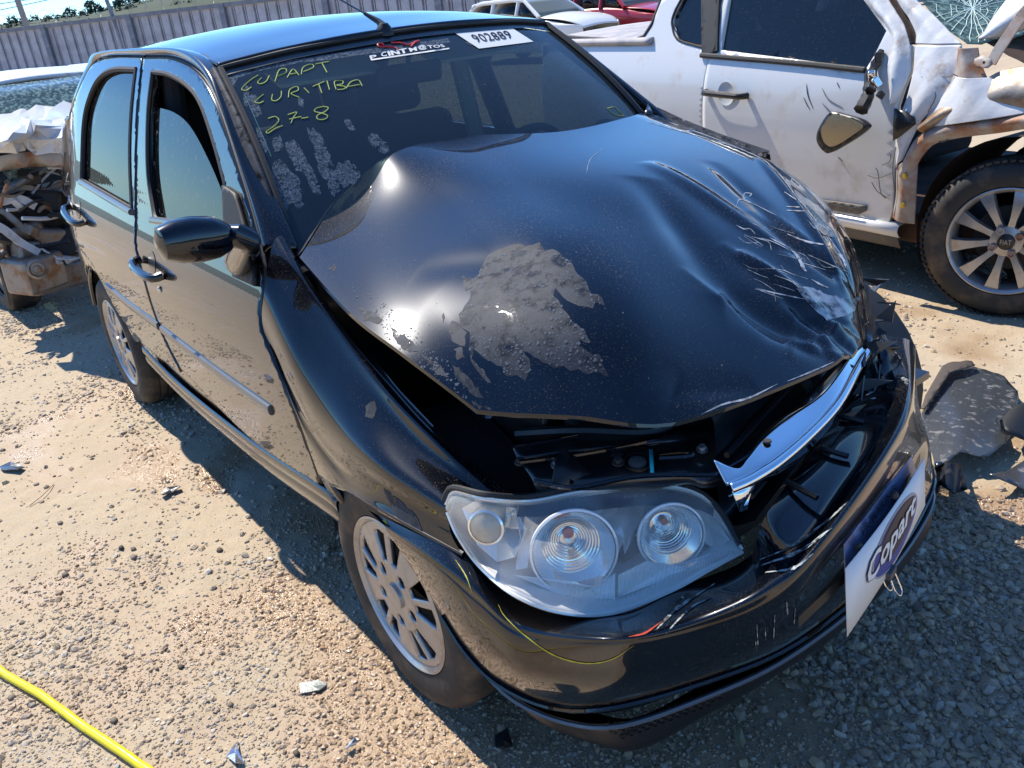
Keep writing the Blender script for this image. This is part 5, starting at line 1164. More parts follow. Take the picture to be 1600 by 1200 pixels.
# door
dbot = PX((1388, 345)); dfx = PX((1398, 240))[0]
win = xz([(1127, 78), (1355, 106), (1368, 85), (1386, 48), (1352, 2)]); 
wz = 1.44
dwin = [(PX((1127, 40))[0], wz), win[0], win[1], win[2], win[3], (win[4][0], win[4][1]), (win[4][0]-.18, wz)]
door = [(dr_x+.008, 1.50), (dr_x+.008, .36), (dfx-.02, .33), (dfx, .40), (dfx+.005, .75), (PX((1402, 165))[0], PX((1402, 165))[1]), PX((1422, 110)), PX((1424, 72)), PX((1395, 25)), (PX((1360, -30))[0], 1.50)]
pd = sheet('door', door, pside(.004), wht, PU, [dwin], .05, .03)
sheet('window_glass', dwin, pside(-.012), M['darkglass'], pd, step=.03)
psheet('door_pillar_cover', [(1097, -40), (1126, -40), (1122, 82), (1098, 89)], M['rubber'], pd, .008, solid=.004)
MB().tube([V((x, -PG(z)-.012, z)) for x, z in xz([(1098, 86), (1200, 94), (1280, 101), (1354, 109)])], .014, 8).build('window_moulding', M['rubber'], pd)
MB().tube([V((x, -PG(z)-.012, z)) for x, z in xz([(1123, 80), (1124, 40), (1126, -5), (1127, -40)])], .010, 8).build('window_moulding', M['rubber'], pd)
h0, h1 = PS(1106, 143), PS(1170, 149)
MB().lathe([(0, -.002), (.05, 0), (.062, .004)], (h0+h1)/2+V((0, -.010, 0)), (0, -1, 0), 24).build('handle_cup', M['white'], pd)
MB().tube(resample(crv([h0+V((0, -.01, 0)), h0+V((.02, -.045, 0)), (h0+h1)/2+V((0, -.05, 0)), h1+V((-.02, -.045, 0)), h1+V((0, -.01, 0))], 5), 18), .017, 10).build('door_handle', M['blkpl'], pd)
psheet('side_protector', [(1284, 311), (1357, 321), (1356, 329), (1346, 334), (1290, 325)], M['trimgrey'], pd, .018, solid=.012, step=.03)
for px in ([(1293, 316), (1300, 320), (1310, 317), (1318, 321), (1330, 319), (1336, 324), (1345, 322)],):
    MB().tube([V((x, -PG(z)-.031, z)) for x, z in xz(px)], .003, 5).build('protector_relief', M['rubber'], pd)
# dark arc scratches on the door
mb = MB()
for px in ([(1261, 130), (1264, 150), (1272, 170)], [(1257, 152), (1262, 163), (1267, 172)], [(1286, 138), (1296, 155), (1318, 168)], [(1286, 161), (1296, 172), (1305, 181)], [(1309, 128), (1313, 137)], [(1310, 245), (1318, 252)]):
    c_ = crv([PS(*p) for p in px], 4); mb.tube([V((p.x, -PG(p.z)-.006, p.z)) for p in c_], [.0005+.002*math.sin(math.pi*(i+.5)/len(c_)) for i in range(len(c_))], 5)
mb.build('door_scratches', M['trimgrey'], pd)
# sill
sx0 = -1.9; zz_ = PX((1380, 372))[1]
net('sill', [[V((x, -.80-o, .335-h)) for x in (sx0, -1.4, -1.0, dfx+.05)] for h, o in ((0, .0), (.005, .035), (.03, .045), (.055, .03), (.06, .02))], M['white'], PU, 3, 3, .004)
net('sill_lower', [[V((x, -.80-o, .335-h)) for x in (sx0, -1.4, -1.0, dfx+.03)] for h, o in ((.06, .01), (.09, .0), (.125, -.02))], M['trimgrey'], PU, 3, 3, .004)
mb = MB(); mb.box((-1.7, 0, .30), (3.4, 1.5, .14)); mb.box((-1.6, 0, .18), (2.4, .9, .10)); mb.build('underbody', M['rust'], PU, bevel=.02)
# black boot floor, tonneau cover
zt = zrail
rows = []
ye = PG(zt)+.004; yr = [-ye, -ye+.03, -.4, 0, .4, ye-.03, ye]
zt = min(b_[1] for b_ in body[:4]); ye = PG(zt)+.004; yr = [-ye, -ye+.03, -.4, 0, .4, ye-.03, ye]
for x in (x_rear, -2.9, body[2][0]-.03, body[4][0]+.05):
    rows.append([V((x, y, zt+.012+.03*(1-(y/.8)**2)-(0 if abs(y) < ye-.01 else .016))) for y in yr])
net('tonneau_cover', rows, mat('dusty_tonneau', (.44, .41, .40), .75, bump=.4, bscale=30, bdist=.004, mix=(.30, .30, .33), mscale=7, mpos=(.4, .6)), PU, 5, 5, .02)
MB().tube([V((x, -PG(z)+.012, z+.008)) for x, z in body[:5]]+[V((body[5][0]-.02, -PG(body[5][1])+.02, body[5][1]))], .016, 8).build('bed_rail_seal', M['rubber'], PU)
sheet('bed_side_left', [(a, b) for a, b in bo], lambda x, z: V((x, PG(z), z)), wht, PU, [], .1, .02, flip=True)
net('tailgate', [[V((x_rear, y, z)) for y in (-.8, 0, .8)] for z in (.35, .8, zt)], wht, PU, 3, 3, .02)
# cab roof, rear window, inner cab
net('cab_roof', [[V((x, y, z+.05*(1-(y/.6)**2))) for y in (-.58, -.3, 0, .3, .58)] for x, z in ((rearcab[0]+.15, 1.48), (-1.5, 1.55), (-1.2, 1.53))], wht, PU, 4, 4, .02)
MB().grid([[V((rearcab[0]+.02, y, 1.12)), V((rearcab[0]+.15, y, 1.48))] for y in (-.6, .6)]).build('rear_window', M['darkglass'], PU, solid=.01)
mb = MB(); mb.box((-1.6, 0, .6), (1.0, 1.1, .4)); mb.box((-1.9, 0, .9), (.16, 1.0, .5)); mb.build('cab_seats', M['fabric'], PU, bevel=.05)
# A pillar and scuttle, built from the picture on the cab's front corner
fr = lambda px, off=0: [PS(u, v, off) for u, v in px]
def strip(name, a, b, m, par=PU, th=.01, bulge=.012):
    A2, B2 = resample(crv(fr(a), 6), 24), resample(crv(fr(b), 6), 24)
    fold = lambda p: p+V((0, -.005*abs(math.sin(p.x*11+p.z*7))-.0022*abs(math.sin(p.x*29-p.z*17)), 0))
    A2, B2 = resample(A2, 70), resample(B2, 70)
    return net(name, [A2, [p.lerp(q_, .5)+V((0, -bulge, 0)) for p, q_ in zip(A2, B2)], B2], m, par, 1, 12, th, fn=fold)
strip('door_window_frame', [(1340, -30), (1356, 6), (1380, 35), (1392, 55), (1394, 75), (1386, 100), (1389, 130), (1394, 160)], [(1376, -30), (1392, 4), (1412, 35), (1421, 60), (1424, 85), (1417, 110), (1413, 135), (1401, 162)], M['whitewreck'], pd, .012, .03)
strip('pillar_gap', [(1376, -30), (1392, 4), (1412, 35), (1421, 60), (1424, 68)], [(1386, -30), (1402, 4), (1422, 30), (1431, 50), (1432, 70)], M['rust'], PU, .006, -.02)
strip('a_pillar', [(1386, -30), (1403, 2), (1422, 30), (1432, 52), (1432, 68)], [(1412, -35), (1434, 0), (1462, 25), (1485, 50), (1503, 68)], M['whitewreck'], PU, .012, .02)
strip('front_bulkhead_side', [(1432, 70), (1428, 110), (1418, 150), (1403, 200), (1400, 262)], [(1503, 70), (1500, 110), (1480, 150), (1440, 190), (1412, 250)], M['whitewreck'], PU, .008, .02)
strip('bulkhead_corner', [(1497, 72), (1495, 95), (1490, 115)], [(1530, 74), (1535, 100), (1545, 122)], M['rusty'], PU, .008, .05)
strip('strut_tower', [(1490, 118), (1450, 180), (1440, 200)], [(1560, 120), (1600, 150), (1640, 170)], M['whitewreck'], PU, .008, .06)
strip('inner_fender_rail', [(1412, 262), (1430, 225), (1450, 205), (1500, 185), (1560, 180), (1640, 175)], [(1420, 285), (1440, 245), (1462, 222), (1505, 212), (1560, 205), (1640, 192)], M['rusty'], PU, .01, .03)
strip('fender_apron', [(1440, 195), (1475, 165), (1520, 140), (1570, 110), (1640, 100)], [(1450, 206), (1490, 188), (1530, 184), (1570, 180), (1640, 175)], M['alloy'], PU, .006, .04)
strip('hinge_post', [(1402, 262), (1400, 300), (1396, 340)], [(1436, 240), (1434, 290), (1430, 350)], M['rusty'], PU, .01, .03)
for u, v in ((1424, 272), (1420, 318)):
    MB().lathe([(.013, 0), (.013, .006), (0, .008)], PS(u, v)+V((0, -.04, 0)), (0, -1, 0), 14).build('rusty_bolt', mat('yellow_zinc', (.55, .38, .06), .4, .6), PU)
psheet('black_gusset', [(1404, 168), (1420, 172), (1434, 182), (1436, 192), (1415, 210), (1402, 218)], M['blkpl'], PU, .03, solid=.01)
# windshield, shattered
ws_ = [[PS(1434, -5), PS(1460, 22), PS(1490, 52), PS(1512, 70)]]
wsl = ws_[0]; far_ = [p+V((.10, .45, .01)) for p in wsl]; far2 = [V((p.x+.02, .70, p.z)) for p in wsl]
shw = net('shattered_windshield', [wsl, far_, far2], M['shatter'], PU, 6, 6, .004, fn=lambda p: p+V((0, 0, .006*math.sin(p.y*40+p.x*30))))
mb = MB()
cc = PS(1520, 20)+V((.0, .25, 0))
rr = random.Random(3); SB = bvh_of(shw)
def ph(u, v, bv, o=.004):
    h = bv.ray_cast(CAM, ray(u, v).normalized()); return None if h[0] is None else h[0]-ray(u, v).normalized()*o
PB = None
bpy.context.view_layer.update(); PB = bvh_of(shw); iM = PU.matrix_world.inverted()
ccx, ccy = 1520, 12
for k in range(26):
    a = k*.24+rr.uniform(-.1, .1); pts_ = []
    for s_ in range(9):
        q_ = ph(ccx+s_*12*math.cos(a)+rr.uniform(-2, 2), ccy+s_*9*math.sin(a)+rr.uniform(-2, 2), PB)
        if q_ is not None: pts_.append(iM @ q_)
    if len(pts_) > 2: mb.tube(pts_, .0014, 4)
for s_ in (1.2, 2.2, 3.4, 4.8):
    pts_ = [ph(ccx+s_*11*math.cos(a)*rr.uniform(.9, 1.1), ccy+s_*9*math.sin(a)*rr.uniform(.9, 1.1), PB) for a in np.linspace(0, 6.28, 22)]
    pts_ = [iM @ q_ for q_ in pts_ if q_ is not None]
    for i in range(0, len(pts_)-3, 3): mb.tube(pts_[i:i+3], .0012, 4)
if mb.v: o = mb.build('glass_cracks', mat('crack_white', (.7, .85, .8), .5), shw); o['kind'] = 'stuff'
# lifted hood edge and hinge arm
hA = [PS(1532, 62)+V((0, .02, 0)), PS(1548, 30)+V((.0, .03, 0)), PS(1572, -10)+V((.02, .05, .02))]
hB = [PS(1540, 58)+V((.02, .01, 0)), PS(1572, 36)+V((.04, .02, 0)), PS(1640, -10)+V((.1, .03, 0))]
net('lifted_hood', [hA, hB, [p+V((.25, .5, .10)) for p in hB]], wht, PU, 5, 4, .012)
ar = [PS(1640, -20), PS(1600, 25), PS(1580, 55), PS(1563, 80), PS(1553, 98)]
mb = MB()
for a_, b_ in zip(ar, ar[1:]):
    d_ = (b_-a_); L_ = d_.length; d_.normalize(); y_ = V((0, 1, 0)); z_ = d_.cross(y_).normalized(); mb.box((a_+b_)/2+V((0, -.02, 0)), (L_*1.08, .006, .045), Matrix((d_, y_, z_)).transposed())
mb.build('hood_hinge_arm', M['rusty'], PU, bevel=.002)
psheet('hinge_plate', [(1532, 90), (1545, 84), (1558, 90), (1560, 98), (1552, 104), (1536, 104), (1531, 98)], M['rusty'], PU, .04, solid=.006, step=.02)
MB().lathe([(.006, 0), (0, .001)], PS(1549, 95)+V((0, -.05, 0)), (0, -1, 0), 12).build('hinge_hole', M['rubber'], PU)
net('cowl', [[V((PS(1512, 70).x+dx, y, z)) for y in (-.68, 0, .68)] for dx, z in ((.0, 1.12), (.12, 1.06), (.22, .98), (.24, .60))], M['rust'], PU, 3, 3)
# wheel housing, wheel
wc = PS(1568, 385); wc = V((wc.x, -.80, .315)); print('pickup wheel', wc)
MB().grid([[wc+V((.44*math.cos(a), y, .44*math.sin(a)+.01)) for a in np.linspace(-.5, math.pi+.4, 24)] for y in (.03, .3, .5)]).build('wheel_housing', M['rust'], PU)
MB().add([wc+V((.40*math.cos(a), .5, .40*math.sin(a)+.01)) for a in np.linspace(0, 6.28, 24, endpoint=False)], [tuple(range(24))]).build('housing_back', M['rust'], PU)
MB().tube([wc+V((-.06, .25, .1)), wc+V((-.02, .3, .45))], .03, 10).build('suspension_strut', M['rust'], PU)
MB().box(wc+V((.55, .75, .2)), (.5, 1.2, .35)).build('crushed_front_end', M['rusty'], PU, bevel=.04)
def pwheel(c, par, s=-1, R_=.315):
    ax_ = V((0, s, 0)); k = R_/.289
    w = MB().lathe([(0, .09), (.13, .09), (.13, .07), (0, .06)], c, V((0, -s, 0)), 30).build('wheel', M['rimdark'], par)
    ty = [(.214, .012), (.222, -.004), (.245, -.010), (.270, -.010), (.292, -.002), (.306, .012), (.3135, .028)]
    for q_ in range(4): ty += [(.315, .032+q_*.034), (.315, .056+q_*.034), (.307, .058+q_*.034), (.307, .064+q_*.034)]
    ty += [(.313, .172), (.302, .186), (.27, .192), (.22, .188)]
    MB().lathe(ty, c, V((0, -s, 0)), 96).build('tyre', M['tyre'], w)
    tb = MB()
    for q_ in range(72):
        a = 2*math.pi*q_/72; p_ = c+V((.3155*math.cos(a), -s*.030, .3155*math.sin(a))); tb.box(p_, (.009, .05, .016), Matrix.Rotation(-a, 3, 'Y') @ Matrix.Rotation(.5, 3, 'X'))
    o = tb.build('tread_blocks', M['tyre'], w); o['kind'] = 'stuff'
    MB().lathe([(.214, .17), (.20, .15), (.188, .08), (.192, .03), (.206, .012), (.216, .002), (.217, -.004), (.212, -.006), (.204, .0), (.198, .012)], c, V((0, -s, 0)), 72).build('rim', M['rim'], w)
    for q_ in range(10):
        a = 2*math.pi*q_/10+.16; ca, sa = math.cos(a), math.sin(a); mb = MB(); tz = V((-sa, 0, ca)); ra = V((ca, 0, sa))
        rows_ = []
        for rr_, wd, dp in ((.05, .014, .010), (.09, .013, .004), (.14, .018, .0), (.185, .026, .002), (.203, .030, .008)):
            b_ = c+ra*rr_; rows_.append([b_-tz*wd+V((0, -s*(dp+.03), 0)), b_-tz*wd*.9+V((0, -s*dp, 0)), b_+tz*wd*.9+V((0, -s*dp, 0)), b_+tz*wd+V((0, -s*(dp+.03), 0))])
        mb.grid(rows_); mb.build('spoke', M['rim'], w)
    MB().lathe([(.062, .03), (.060, .008), (.045, .004), (.033, .002), (.032, .010), (0, .010)], c, V((0, -s, 0)), 36).build('wheel_hub', M['rim'], w)
    for q_ in range(4):
        a = 2*math.pi*q_/4+.5; p_ = c+V((.050*math.cos(a)*1.0, 0, .050*math.sin(a)))*1.0
        MB().lathe([(.015, .006), (.015, -.004), (.011, -.006), (.010, .0), (0, .0)], c+V((.052*math.cos(a), -s*-.004*0, .052*math.sin(a)))+V((0, s*.006, 0)), V((0, -s, 0)), 14).build('wheel_nut', M['rusty'], w)
    cap = MB().lathe([(.030, .0), (.026, -.003), (0, -.004)], c+V((0, s*.0, 0)), V((0, -s, 0)), 28).build('hub_cap', M['blkpl'], w)
    tv, tf = text2d('FIAT'); MB().add([c+V(((t_[0]-.5)*.040, s*.0062, (t_[1]-.5)*.020)) for t_ in tv], tf).build('cap_letters', M['rim'], w, smooth=False)
    return w
pw = pwheel(wc, PU); pw.matrix_basis = Matrix.Translation(wc+V((0, 0, .020))) @ Matrix.Rotation(math.radians(22), 4, 'Z') @ Matrix.Scale(1.065, 4) @ Matrix.Translation(-wc)
pwheel(wc+V((0, 1.6, 0)), PU, 1); pwheel(V((-2.75, -.80, .315)), PU); pwheel(V((-2.75, .80, .315)), PU, 1)
# hanging door mirror with its shell
mq = [(1310, 195), (1322, 175), (1332, 168), (1350, 172), (1372, 178), (1384, 185), (1386, 193), (1368, 208), (1345, 222), (1330, 230), (1322, 231), (1312, 222), (1307, 210)]
mi_ = [(1315, 195), (1324, 180), (1334, 171), (1350, 174), (1368, 180), (1379, 186), (1380, 192), (1365, 203), (1345, 216), (1332, 221), (1326, 220), (1318, 212)]
pm = psheet('door_mirror', mq, M['blkpl'], pd, .14, solid=.03, step=.03, smooth=True)
psheet('mirror_glass', mi_, mat('dusty_mirror', (.62, .50, .32), .12, .9, bump=.6, bscale=400), pm, .1415, solid=0, step=.03, smooth=True)
sh_ = [PS(1345, 172, .13), PS(1356, 150, .08), PS(1358, 128, .05), PS(1368, 100, .03), PS(1378, 78, .02)]
mb = MB(); mb.tube(resample(crv(sh_, 5), 16), [.034, .03, .032, .028, .03, .022, .026, .02, .024, .03, .022, .018, .024, .016, .018, .012], 7); mb.build('mirror_mount', M['blkpl'], pm)
for i, (u, v) in enumerate(((1352, 160), (1360, 140), (1362, 118), (1372, 90), (1370, 128), (1376, 148))):
    mb = MB(); c_ = PS(u, v, .09); mb.box(c_, (.045, .02, .03), rot(i*40, i*31, i*57)); mb.build('broken_mirror_piece', M['blkpl'] if i % 2 else M['chrome'], pm, bevel=.004)
# crumple damage ahead of the door: dark cracks
mb = MB()
for px in ([(1378, 258), (1390, 252), (1392, 240)], [(1356, 274), (1372, 278), (1394, 270)], [(1362, 285), (1372, 300), (1390, 310)], [(1440, 120), (1455, 130), (1462, 150), (1450, 175)], [(1400, 230), (1395, 262), (1398, 300)], [(1460, 118), (1480, 120), (1490, 116)], [(1450, 205), (1470, 222), (1490, 212)], [(1368, 262), (1372, 270), (1376, 300), (1384, 310)]):
    c_ = crv([PS(u, v, .018) for u, v in px], 4); mb.tube(c_, .0022, 5)
mb.build('crumple_cracks', M['trimgrey'], pd)
M['paleglass'] = glass('pale_haze_glass', (.4, .45, .42), .35, (.42, .46, .42), 1.5)  # pale diffuse haze mixed evenly into the glass
# ------------------------------------------------------------------ wrecked white car at the left, facing us
def car_far(name, label, cat, loc_, rz, paint, wrecked=False, scale=1.0, tall=1.45):
    """a complete simple hatchback: local x forward, origin under the front axle"""
    t = thing(name, label, cat, loc_, rz); s = scale; h = tall
    prof = {-3.1: (.45, .98), -2.8: (.3, 1.02), -1.2: (.3, 1.0), -.45: (.3, .97), .2: (.35, .90), .75: (.38, .70)}
    def row(z, k, dx=0): return [V((x+dx, s_*w*k, z)) for x, w in ((-3.15, .60), (-3.05, .72), (-2.2, .80), (-.8, .82), (.2, .80), (.62, .72), (.78, .45)) for s_ in (1,)]
    for sgn in (1, -1):
        rows = [[V((x, sgn*w*k, z if x < -.3 else min(z, .92-(x+.3)*.22))) for x, w in ((-3.1, .66), (-2.9, .76), (-2.2, .81), (-.9, .82), (.1, .80), (.5, .74), (.70, .62))] for z, k in ((.24, .95), (.45, 1.0), (.75, 1.0), (.97, .94))]
        net('body_side', rows, paint, t, 4, 4, .01, flip=sgn > 0)
        gl = [(-2.75, 1.0), (-2.45, h-.09), (-1.0, h-.08), (-.45, 1.0)]
        for a_, b_ in (((-2.7, -1.95)), ((-1.88, -1.15)), ((-1.08, -.55))):
            topx = lambda x: max(-2.45, min(-1.02, x))
            MB().grid([[V((a_, sgn*.76, .98)), V((b_, sgn*.76, .98))], [V((topx(a_), sgn*.62, h-.09)), V((topx(b_), sgn*.62, h-.09))]]).build('side_window', M['darkglass'], t, solid=.006)
        for x0, x1 in ((-2.95, -2.42), (-1.92, -1.92), (-1.12, -1.12), (-.42, -1.0)):
            MB().tube([V((x0, sgn*.765, .96)), V((x1, sgn*.61, h-.06))], .045, 8).build('pillar', paint, t)
    net('roof', [[V((x, y, z+.04*(1-(y/.62)**2))) for y in (-.62, -.5, 0, .5, .62)] for x, z in ((-2.55, h-.09), (-2.2, h-.05), (-1.4, h-.03), (-1.0, h-.08))], paint, t, 4, 4, .02, flip=True)
    if not wrecked:
        net('hood', [[V((x, y, z+.05*(1-(y/.72)**2))) for y in (-w_, -.4, 0, .4, w_)] for x, z, w_ in ((-.42, .95, .76), (.1, .90, .76), (.5, .80, .70), (.72, .66, .60))], paint, t, 4, 4, .01, flip=True)
    for sgn in (1, -1): MB().tube([V((-2.62, sgn*.62, h-.12)), V((-2.3, sgn*.62, h-.07)), V((-1.3, sgn*.62, h-.055)), V((-.98, sgn*.61, h-.085))], .05, 8).build('cant_rail', paint, t)
    net('windshield', [[V((x+.10*(1-(k/1)**2), k*w, z)) for k in (-1, -.5, 0, .5, 1)] for x, w, z in ((-1.0, .60, h-.07), (-.45, .74, .97))], M['shatter'] if wrecked else M['paleglass'], t, 4, 4, .005)
    net('tailgate', [[V((x, y, z)) for y in (-.7, 0, .7)] for x, z in ((-3.12, .3), (-3.12, .9), (-2.9, 1.05), (-2.5, h-.08))], paint, t, 4, 3, .01)
    MB().box((-1.4, 0, .7), (1.6, 1.2, .5)).build('interior', M['fabric'], t, bevel=.1)
    for x, y in ((0, -.80), (0, .80), (-2.4, -.80), (-2.4, .80)):
        sg = 1 if y < 0 else -1; c = V((x, y, .29)); ax_ = V((0, sg, 0))
        w = MB().lathe([(0, .05), (.18, .05), (.18, .08), (0, .08)], c, ax_, 30).build('wheel', M['rimdark'], t)
        MB().lathe([(.18, .01), (.2, -.004), (.26, -.004), (.285, .015), (.29, .04), (.284, .07), (.29, .09), (.284, .12), (.29, .15), (.27, .18), (.18, .18)], c, ax_, 48).build('tyre', M['tyre'], w)
        MB().lathe([(.185, .02), (.16, .03), (.06, .01), (0, .0)], c, ax_, 20).build('rim', M['rim'], w)
    return t
WL = V((-4.62, -.20, 0)); WRZ = math.radians(4)
WR = car_far('wrecked_white_car', 'white wreck with crushed front and exposed engine at the left edge', 'car', tuple(WL), WRZ, M['whitewreck'], True, 1, 1.335)
Wm = Matrix.Rotation(WRZ, 3, 'Z'); Wi = Wm.transposed()
def WLc(u, v, ax, val): return Wi @ (P(u, v, ax, val)-WL)
# remove the front half of the shell sides: they are torn away
for o in list(WR.children):
    if o.name.startswith('body_side'):
        bm = bmesh.new(); bm.from_mesh(o.data); bmesh.ops.delete(bm, geom=[v for v in bm.verts if v.co.x > -.55], context='VERTS'); bm.to_mesh(o.data); bm.free()
rr = random.Random(11)
# folded-up hood
hd = [[WLc(-60, 175, 'z', 1.12), WLc(20, 172, 'z', 1.12), WLc(70, 166, 'z', 1.12), WLc(150, 150, 'z', 1.10)],
      [WLc(-60, 205, 'z', 1.10), WLc(10, 200, 'z', 1.13), WLc(65, 192, 'z', 1.12), WLc(150, 190, 'z', 1.06)],
      [WLc(-60, 225, 'z', 1.06), WLc(0, 228, 'z', 1.06), WLc(55, 212, 'z', 1.07), WLc(150, 218, 'z', 1.02)],
      [WLc(-60, 255, 'z', .98), WLc(15, 240, 'z', 1.0), WLc(60, 236, 'z', .99), WLc(150, 240, 'z', .95)]]
fr_ = random.Random(4); Gh = netpts(hd, 4, 3)
Gh = [[p_+V((fr_.uniform(-.02, .02), fr_.uniform(-.02, .02), fr_.uniform(-.028, .028))) for p_ in r] for r in Gh]
tf_ = []
for f in grid_faces(len(Gh), len(Gh[0])): tf_ += [(f[0], f[1], f[2]), (f[0], f[2], f[3])] if fr_.random() < .5 else [(f[0], f[1], f[3]), (f[1], f[2], f[3])]
fh = link('folded_hood', [p_ for r in Gh for p_ in r], tf_, M['whitewreck'], WR, True); sb = fh.modifiers.new('s', 'SUBSURF'); sb.levels = 1; sb.render_levels = 1
cr_ = fh.data.attributes.new('crease_edge', 'FLOAT', 'EDGE'); cr_.data.foreach_set('value', [fr_.choice([0, .6, 1, 1]) for _ in fh.data.edges])
autosmooth(fh, 24)
MB().grid([[p+V((.01, 0, -.004)) for p in crv(hd[3], 6)], [p+V((-.02, 0, -.06+.02*math.sin(i*1.3))) for i, p in enumerate(crv(hd[3], 6))], [p+V((-.10, 0, -.09)) for p in crv(hd[3], 6)]]).build('hood_folded_edge', M['rusty'], WR, solid=.004)
# displaced grille / lamp glass, beams, engine castings, hoses
gp = [WLc(0, 262, 'x', -3.95), WLc(45, 240, 'x', -3.95), WLc(72, 252, 'x', -3.95), WLc(8, 290, 'x', -3.95)]
MB().add(gp, [(0, 1, 2, 3)]).build('loose_lamp_glass', M['shatter'], WR, solid=.02)
gp = [WLc(4, 292, 'x', -3.92), WLc(84, 247, 'x', -3.92), WLc(90, 256, 'x', -3.92), WLc(10, 304, 'x', -3.92)]
MB().add(gp, [(0, 1, 2, 3)]).build('bent_grille_frame', M['satin'], WR, solid=.03)
def beam(px, x, w, m, n=5):
    c = [WLc(u, v, 'x', x+dx) for u, v, dx in px]; mb = MB(); mb.tube(resample(crv(c, 4), 14), w, n); return mb.build('bent_beam', M[m], WR)
beam([(-10, 325, 0), (12, 335, .02), (35, 355, .05), (60, 372, .06)], -3.95, .022, 'alloy'); beam([(-10, 350, .0), (8, 360, .0), (30, 378, .0), (60, 395, .0)], -3.85, .028, 'whitewreck', 4)
beam([(60, 330, 0), (72, 322, .03), (88, 332, .0), (110, 318, 0)], -3.95, .012, 'rusty'); beam([(10, 300, 0), (40, 292, .03), (70, 300, 0), (100, 285, 0)], -4.0, .02, 'rusty', 4)
beam([(30, 330, 0), (55, 315, .05), (80, 320, .02)], -3.9, .008, 'blkpl'); beam([(70, 345, 0), (85, 335, .05), (110, 345, 0)], -3.9, .014, 'rimdark')
beam([(100, 250, 0), (115, 285, .03), (130, 330, .0)], -4.0, .016, 'rimdark'); beam([(0, 315, 0), (30, 310, .0), (55, 322, 0)], -3.92, .03, 'whitewreck', 4)
for i, (u, v, x, sx, sy, sz, m_) in enumerate(((55, 425, -3.88, .20, .26, .20, 'alloy'), (88, 430, -3.95, .2, .34, .14, 'alloy'), (40, 398, -3.92, .16, .12, .16, 'alloy'), (105, 380, -4.0, .2, .3, .16, 'rimdark'), (75, 365, -4.0, .2, .22, .10, 'alloy'), (100, 405, -3.92, .10, .22, .06, 'whitewreck'), (25, 365, -4.0, .15, .3, .10, 'alloy'), (110, 345, -4.1, .3, .3, .2, 'rimdark'), (30, 310, -4.15, .3, .5, .12, 'rimdark'), (85, 310, -4.2, .3, .6, .16, 'inner'), (60, 340, -4.1, .3, .5, .3, 'inner'))):
    mb = MB(); mb.box(WLc(u, v, 'x', x), (sx, sy, sz), rot(rr.uniform(-20, 20), rr.uniform(-20, 20), rr.uniform(-30, 30))); mb.build('engine_casting', M[m_], WR, bevel=.02)
MB().lathe([(.055, 0), (.055, .03), (.04, .035), (.036, .02), (.02, .02), (.018, .03), (0, .03)], WLc(58, 420, 'x', -3.76), (1, -.2, .1), 24).build('pulley', M['alloy'], WR)
for i in range(70):
    u, v = rr.uniform(0, 125), rr.uniform(255, 440); x = rr.uniform(-4.15, -3.82); c = WLc(u, v, 'x', x); k = rr.random()
    mb = MB()
    if k < .5:
        d1 = V((rr.uniform(-.1, .1), rr.uniform(-.14, .14), rr.uniform(-.1, .1))); mb.tube(crv([c-d1, c+V((rr.uniform(-.03, .05), 0, rr.uniform(-.03, .03))), c+d1], 3), rr.uniform(.005, .014), 5)
    else: mb.box(c, (rr.uniform(.01, .06), rr.uniform(.03, .11), rr.uniform(.02, .07)), rot(rr.uniform(-60, 60), rr.uniform(-60, 60), rr.uniform(-60, 60)))
    mb.build('wreck_fragment', M[rr.choice(['alloy', 'rusty', 'rimdark', 'whitewreck', 'blkpl', 'alloy', 'rimdark'])], WR, bevel=.003 if k > .5 else 0)
# its loose front wheel is part of the car: bring the right one under the crushed corner
# --- white estate car far behind the roof, red car beside it
SUV = car_far('white_estate_car', 'white estate car with five side windows, seen over the roof of the black car', 'car', (0, 0, 0), 0, mat('plain_white_paint', (.74, .75, .74), .4, 0, .4), False, 1, 1.40)
def far_at(u, v, dist): r_ = ray(u, v); a = math.atan2(r_.y, r_.x); return (CAM.x+dist*math.cos(a), CAM.y+dist*math.sin(a), 0)
SUV.location = far_at(900, 20, 20.5); SUV.rotation_euler = (0, 0, math.radians(8))
RED = car_far('red_car', 'red car showing one corner at the top edge of the photo', 'car', far_at(1030, 0, 21.5), math.radians(8), M['redcar'], False, 1, 1.5)
LOW = car_far('white_car', 'pale car roof just showing above the left part of the black roof', 'car', (-11, 4.4, 0), math.radians(-8), M['whitewreck'], False, 1, 1.42)
# ------------------------------------------------------------------ fence
FA, FB = P(0, 46, 'z', 2.25), P(384, 0, 'z', 2.25); fd = (FB-FA); fd.z = 0; fd.normalize(); fn_ = V((fd.y, -fd.x, 0))
if fn_.dot(CAM-FA) < 0: fn_ = -fn_
bay = (P(290, 10, 'z', 2.0)-P(170, 30, 'z', 2.0)).length
bay = abs((P(290, 11, 'z', 2.2)-P(165, 27, 'z', 2.2)).dot(fd)); s0 = (P(165, 27, 'z', 2.2)-FA).dot(fd)
print('fence bay', bay, s0, (FA-CAM).length)
FN = thing('metal_fence', 'tall grey corrugated metal fence on steel posts across the back of the yard', 'fence', (FA.x, FA.y, 0))
fo = V((FA.x, FA.y, 0))
def fp_(s, z, o=0): return fd*s+fn_*o+V((0, 0, z))
pm_sheet = None; rib = bay/9
prof = []
sh_me = None; post_me = None; rail_me = None
M['fsheet'] = mat('fence_panel_grey', (.44, .45, .50), .5, .2, mix=(.36, .36, .40), mscale=2)
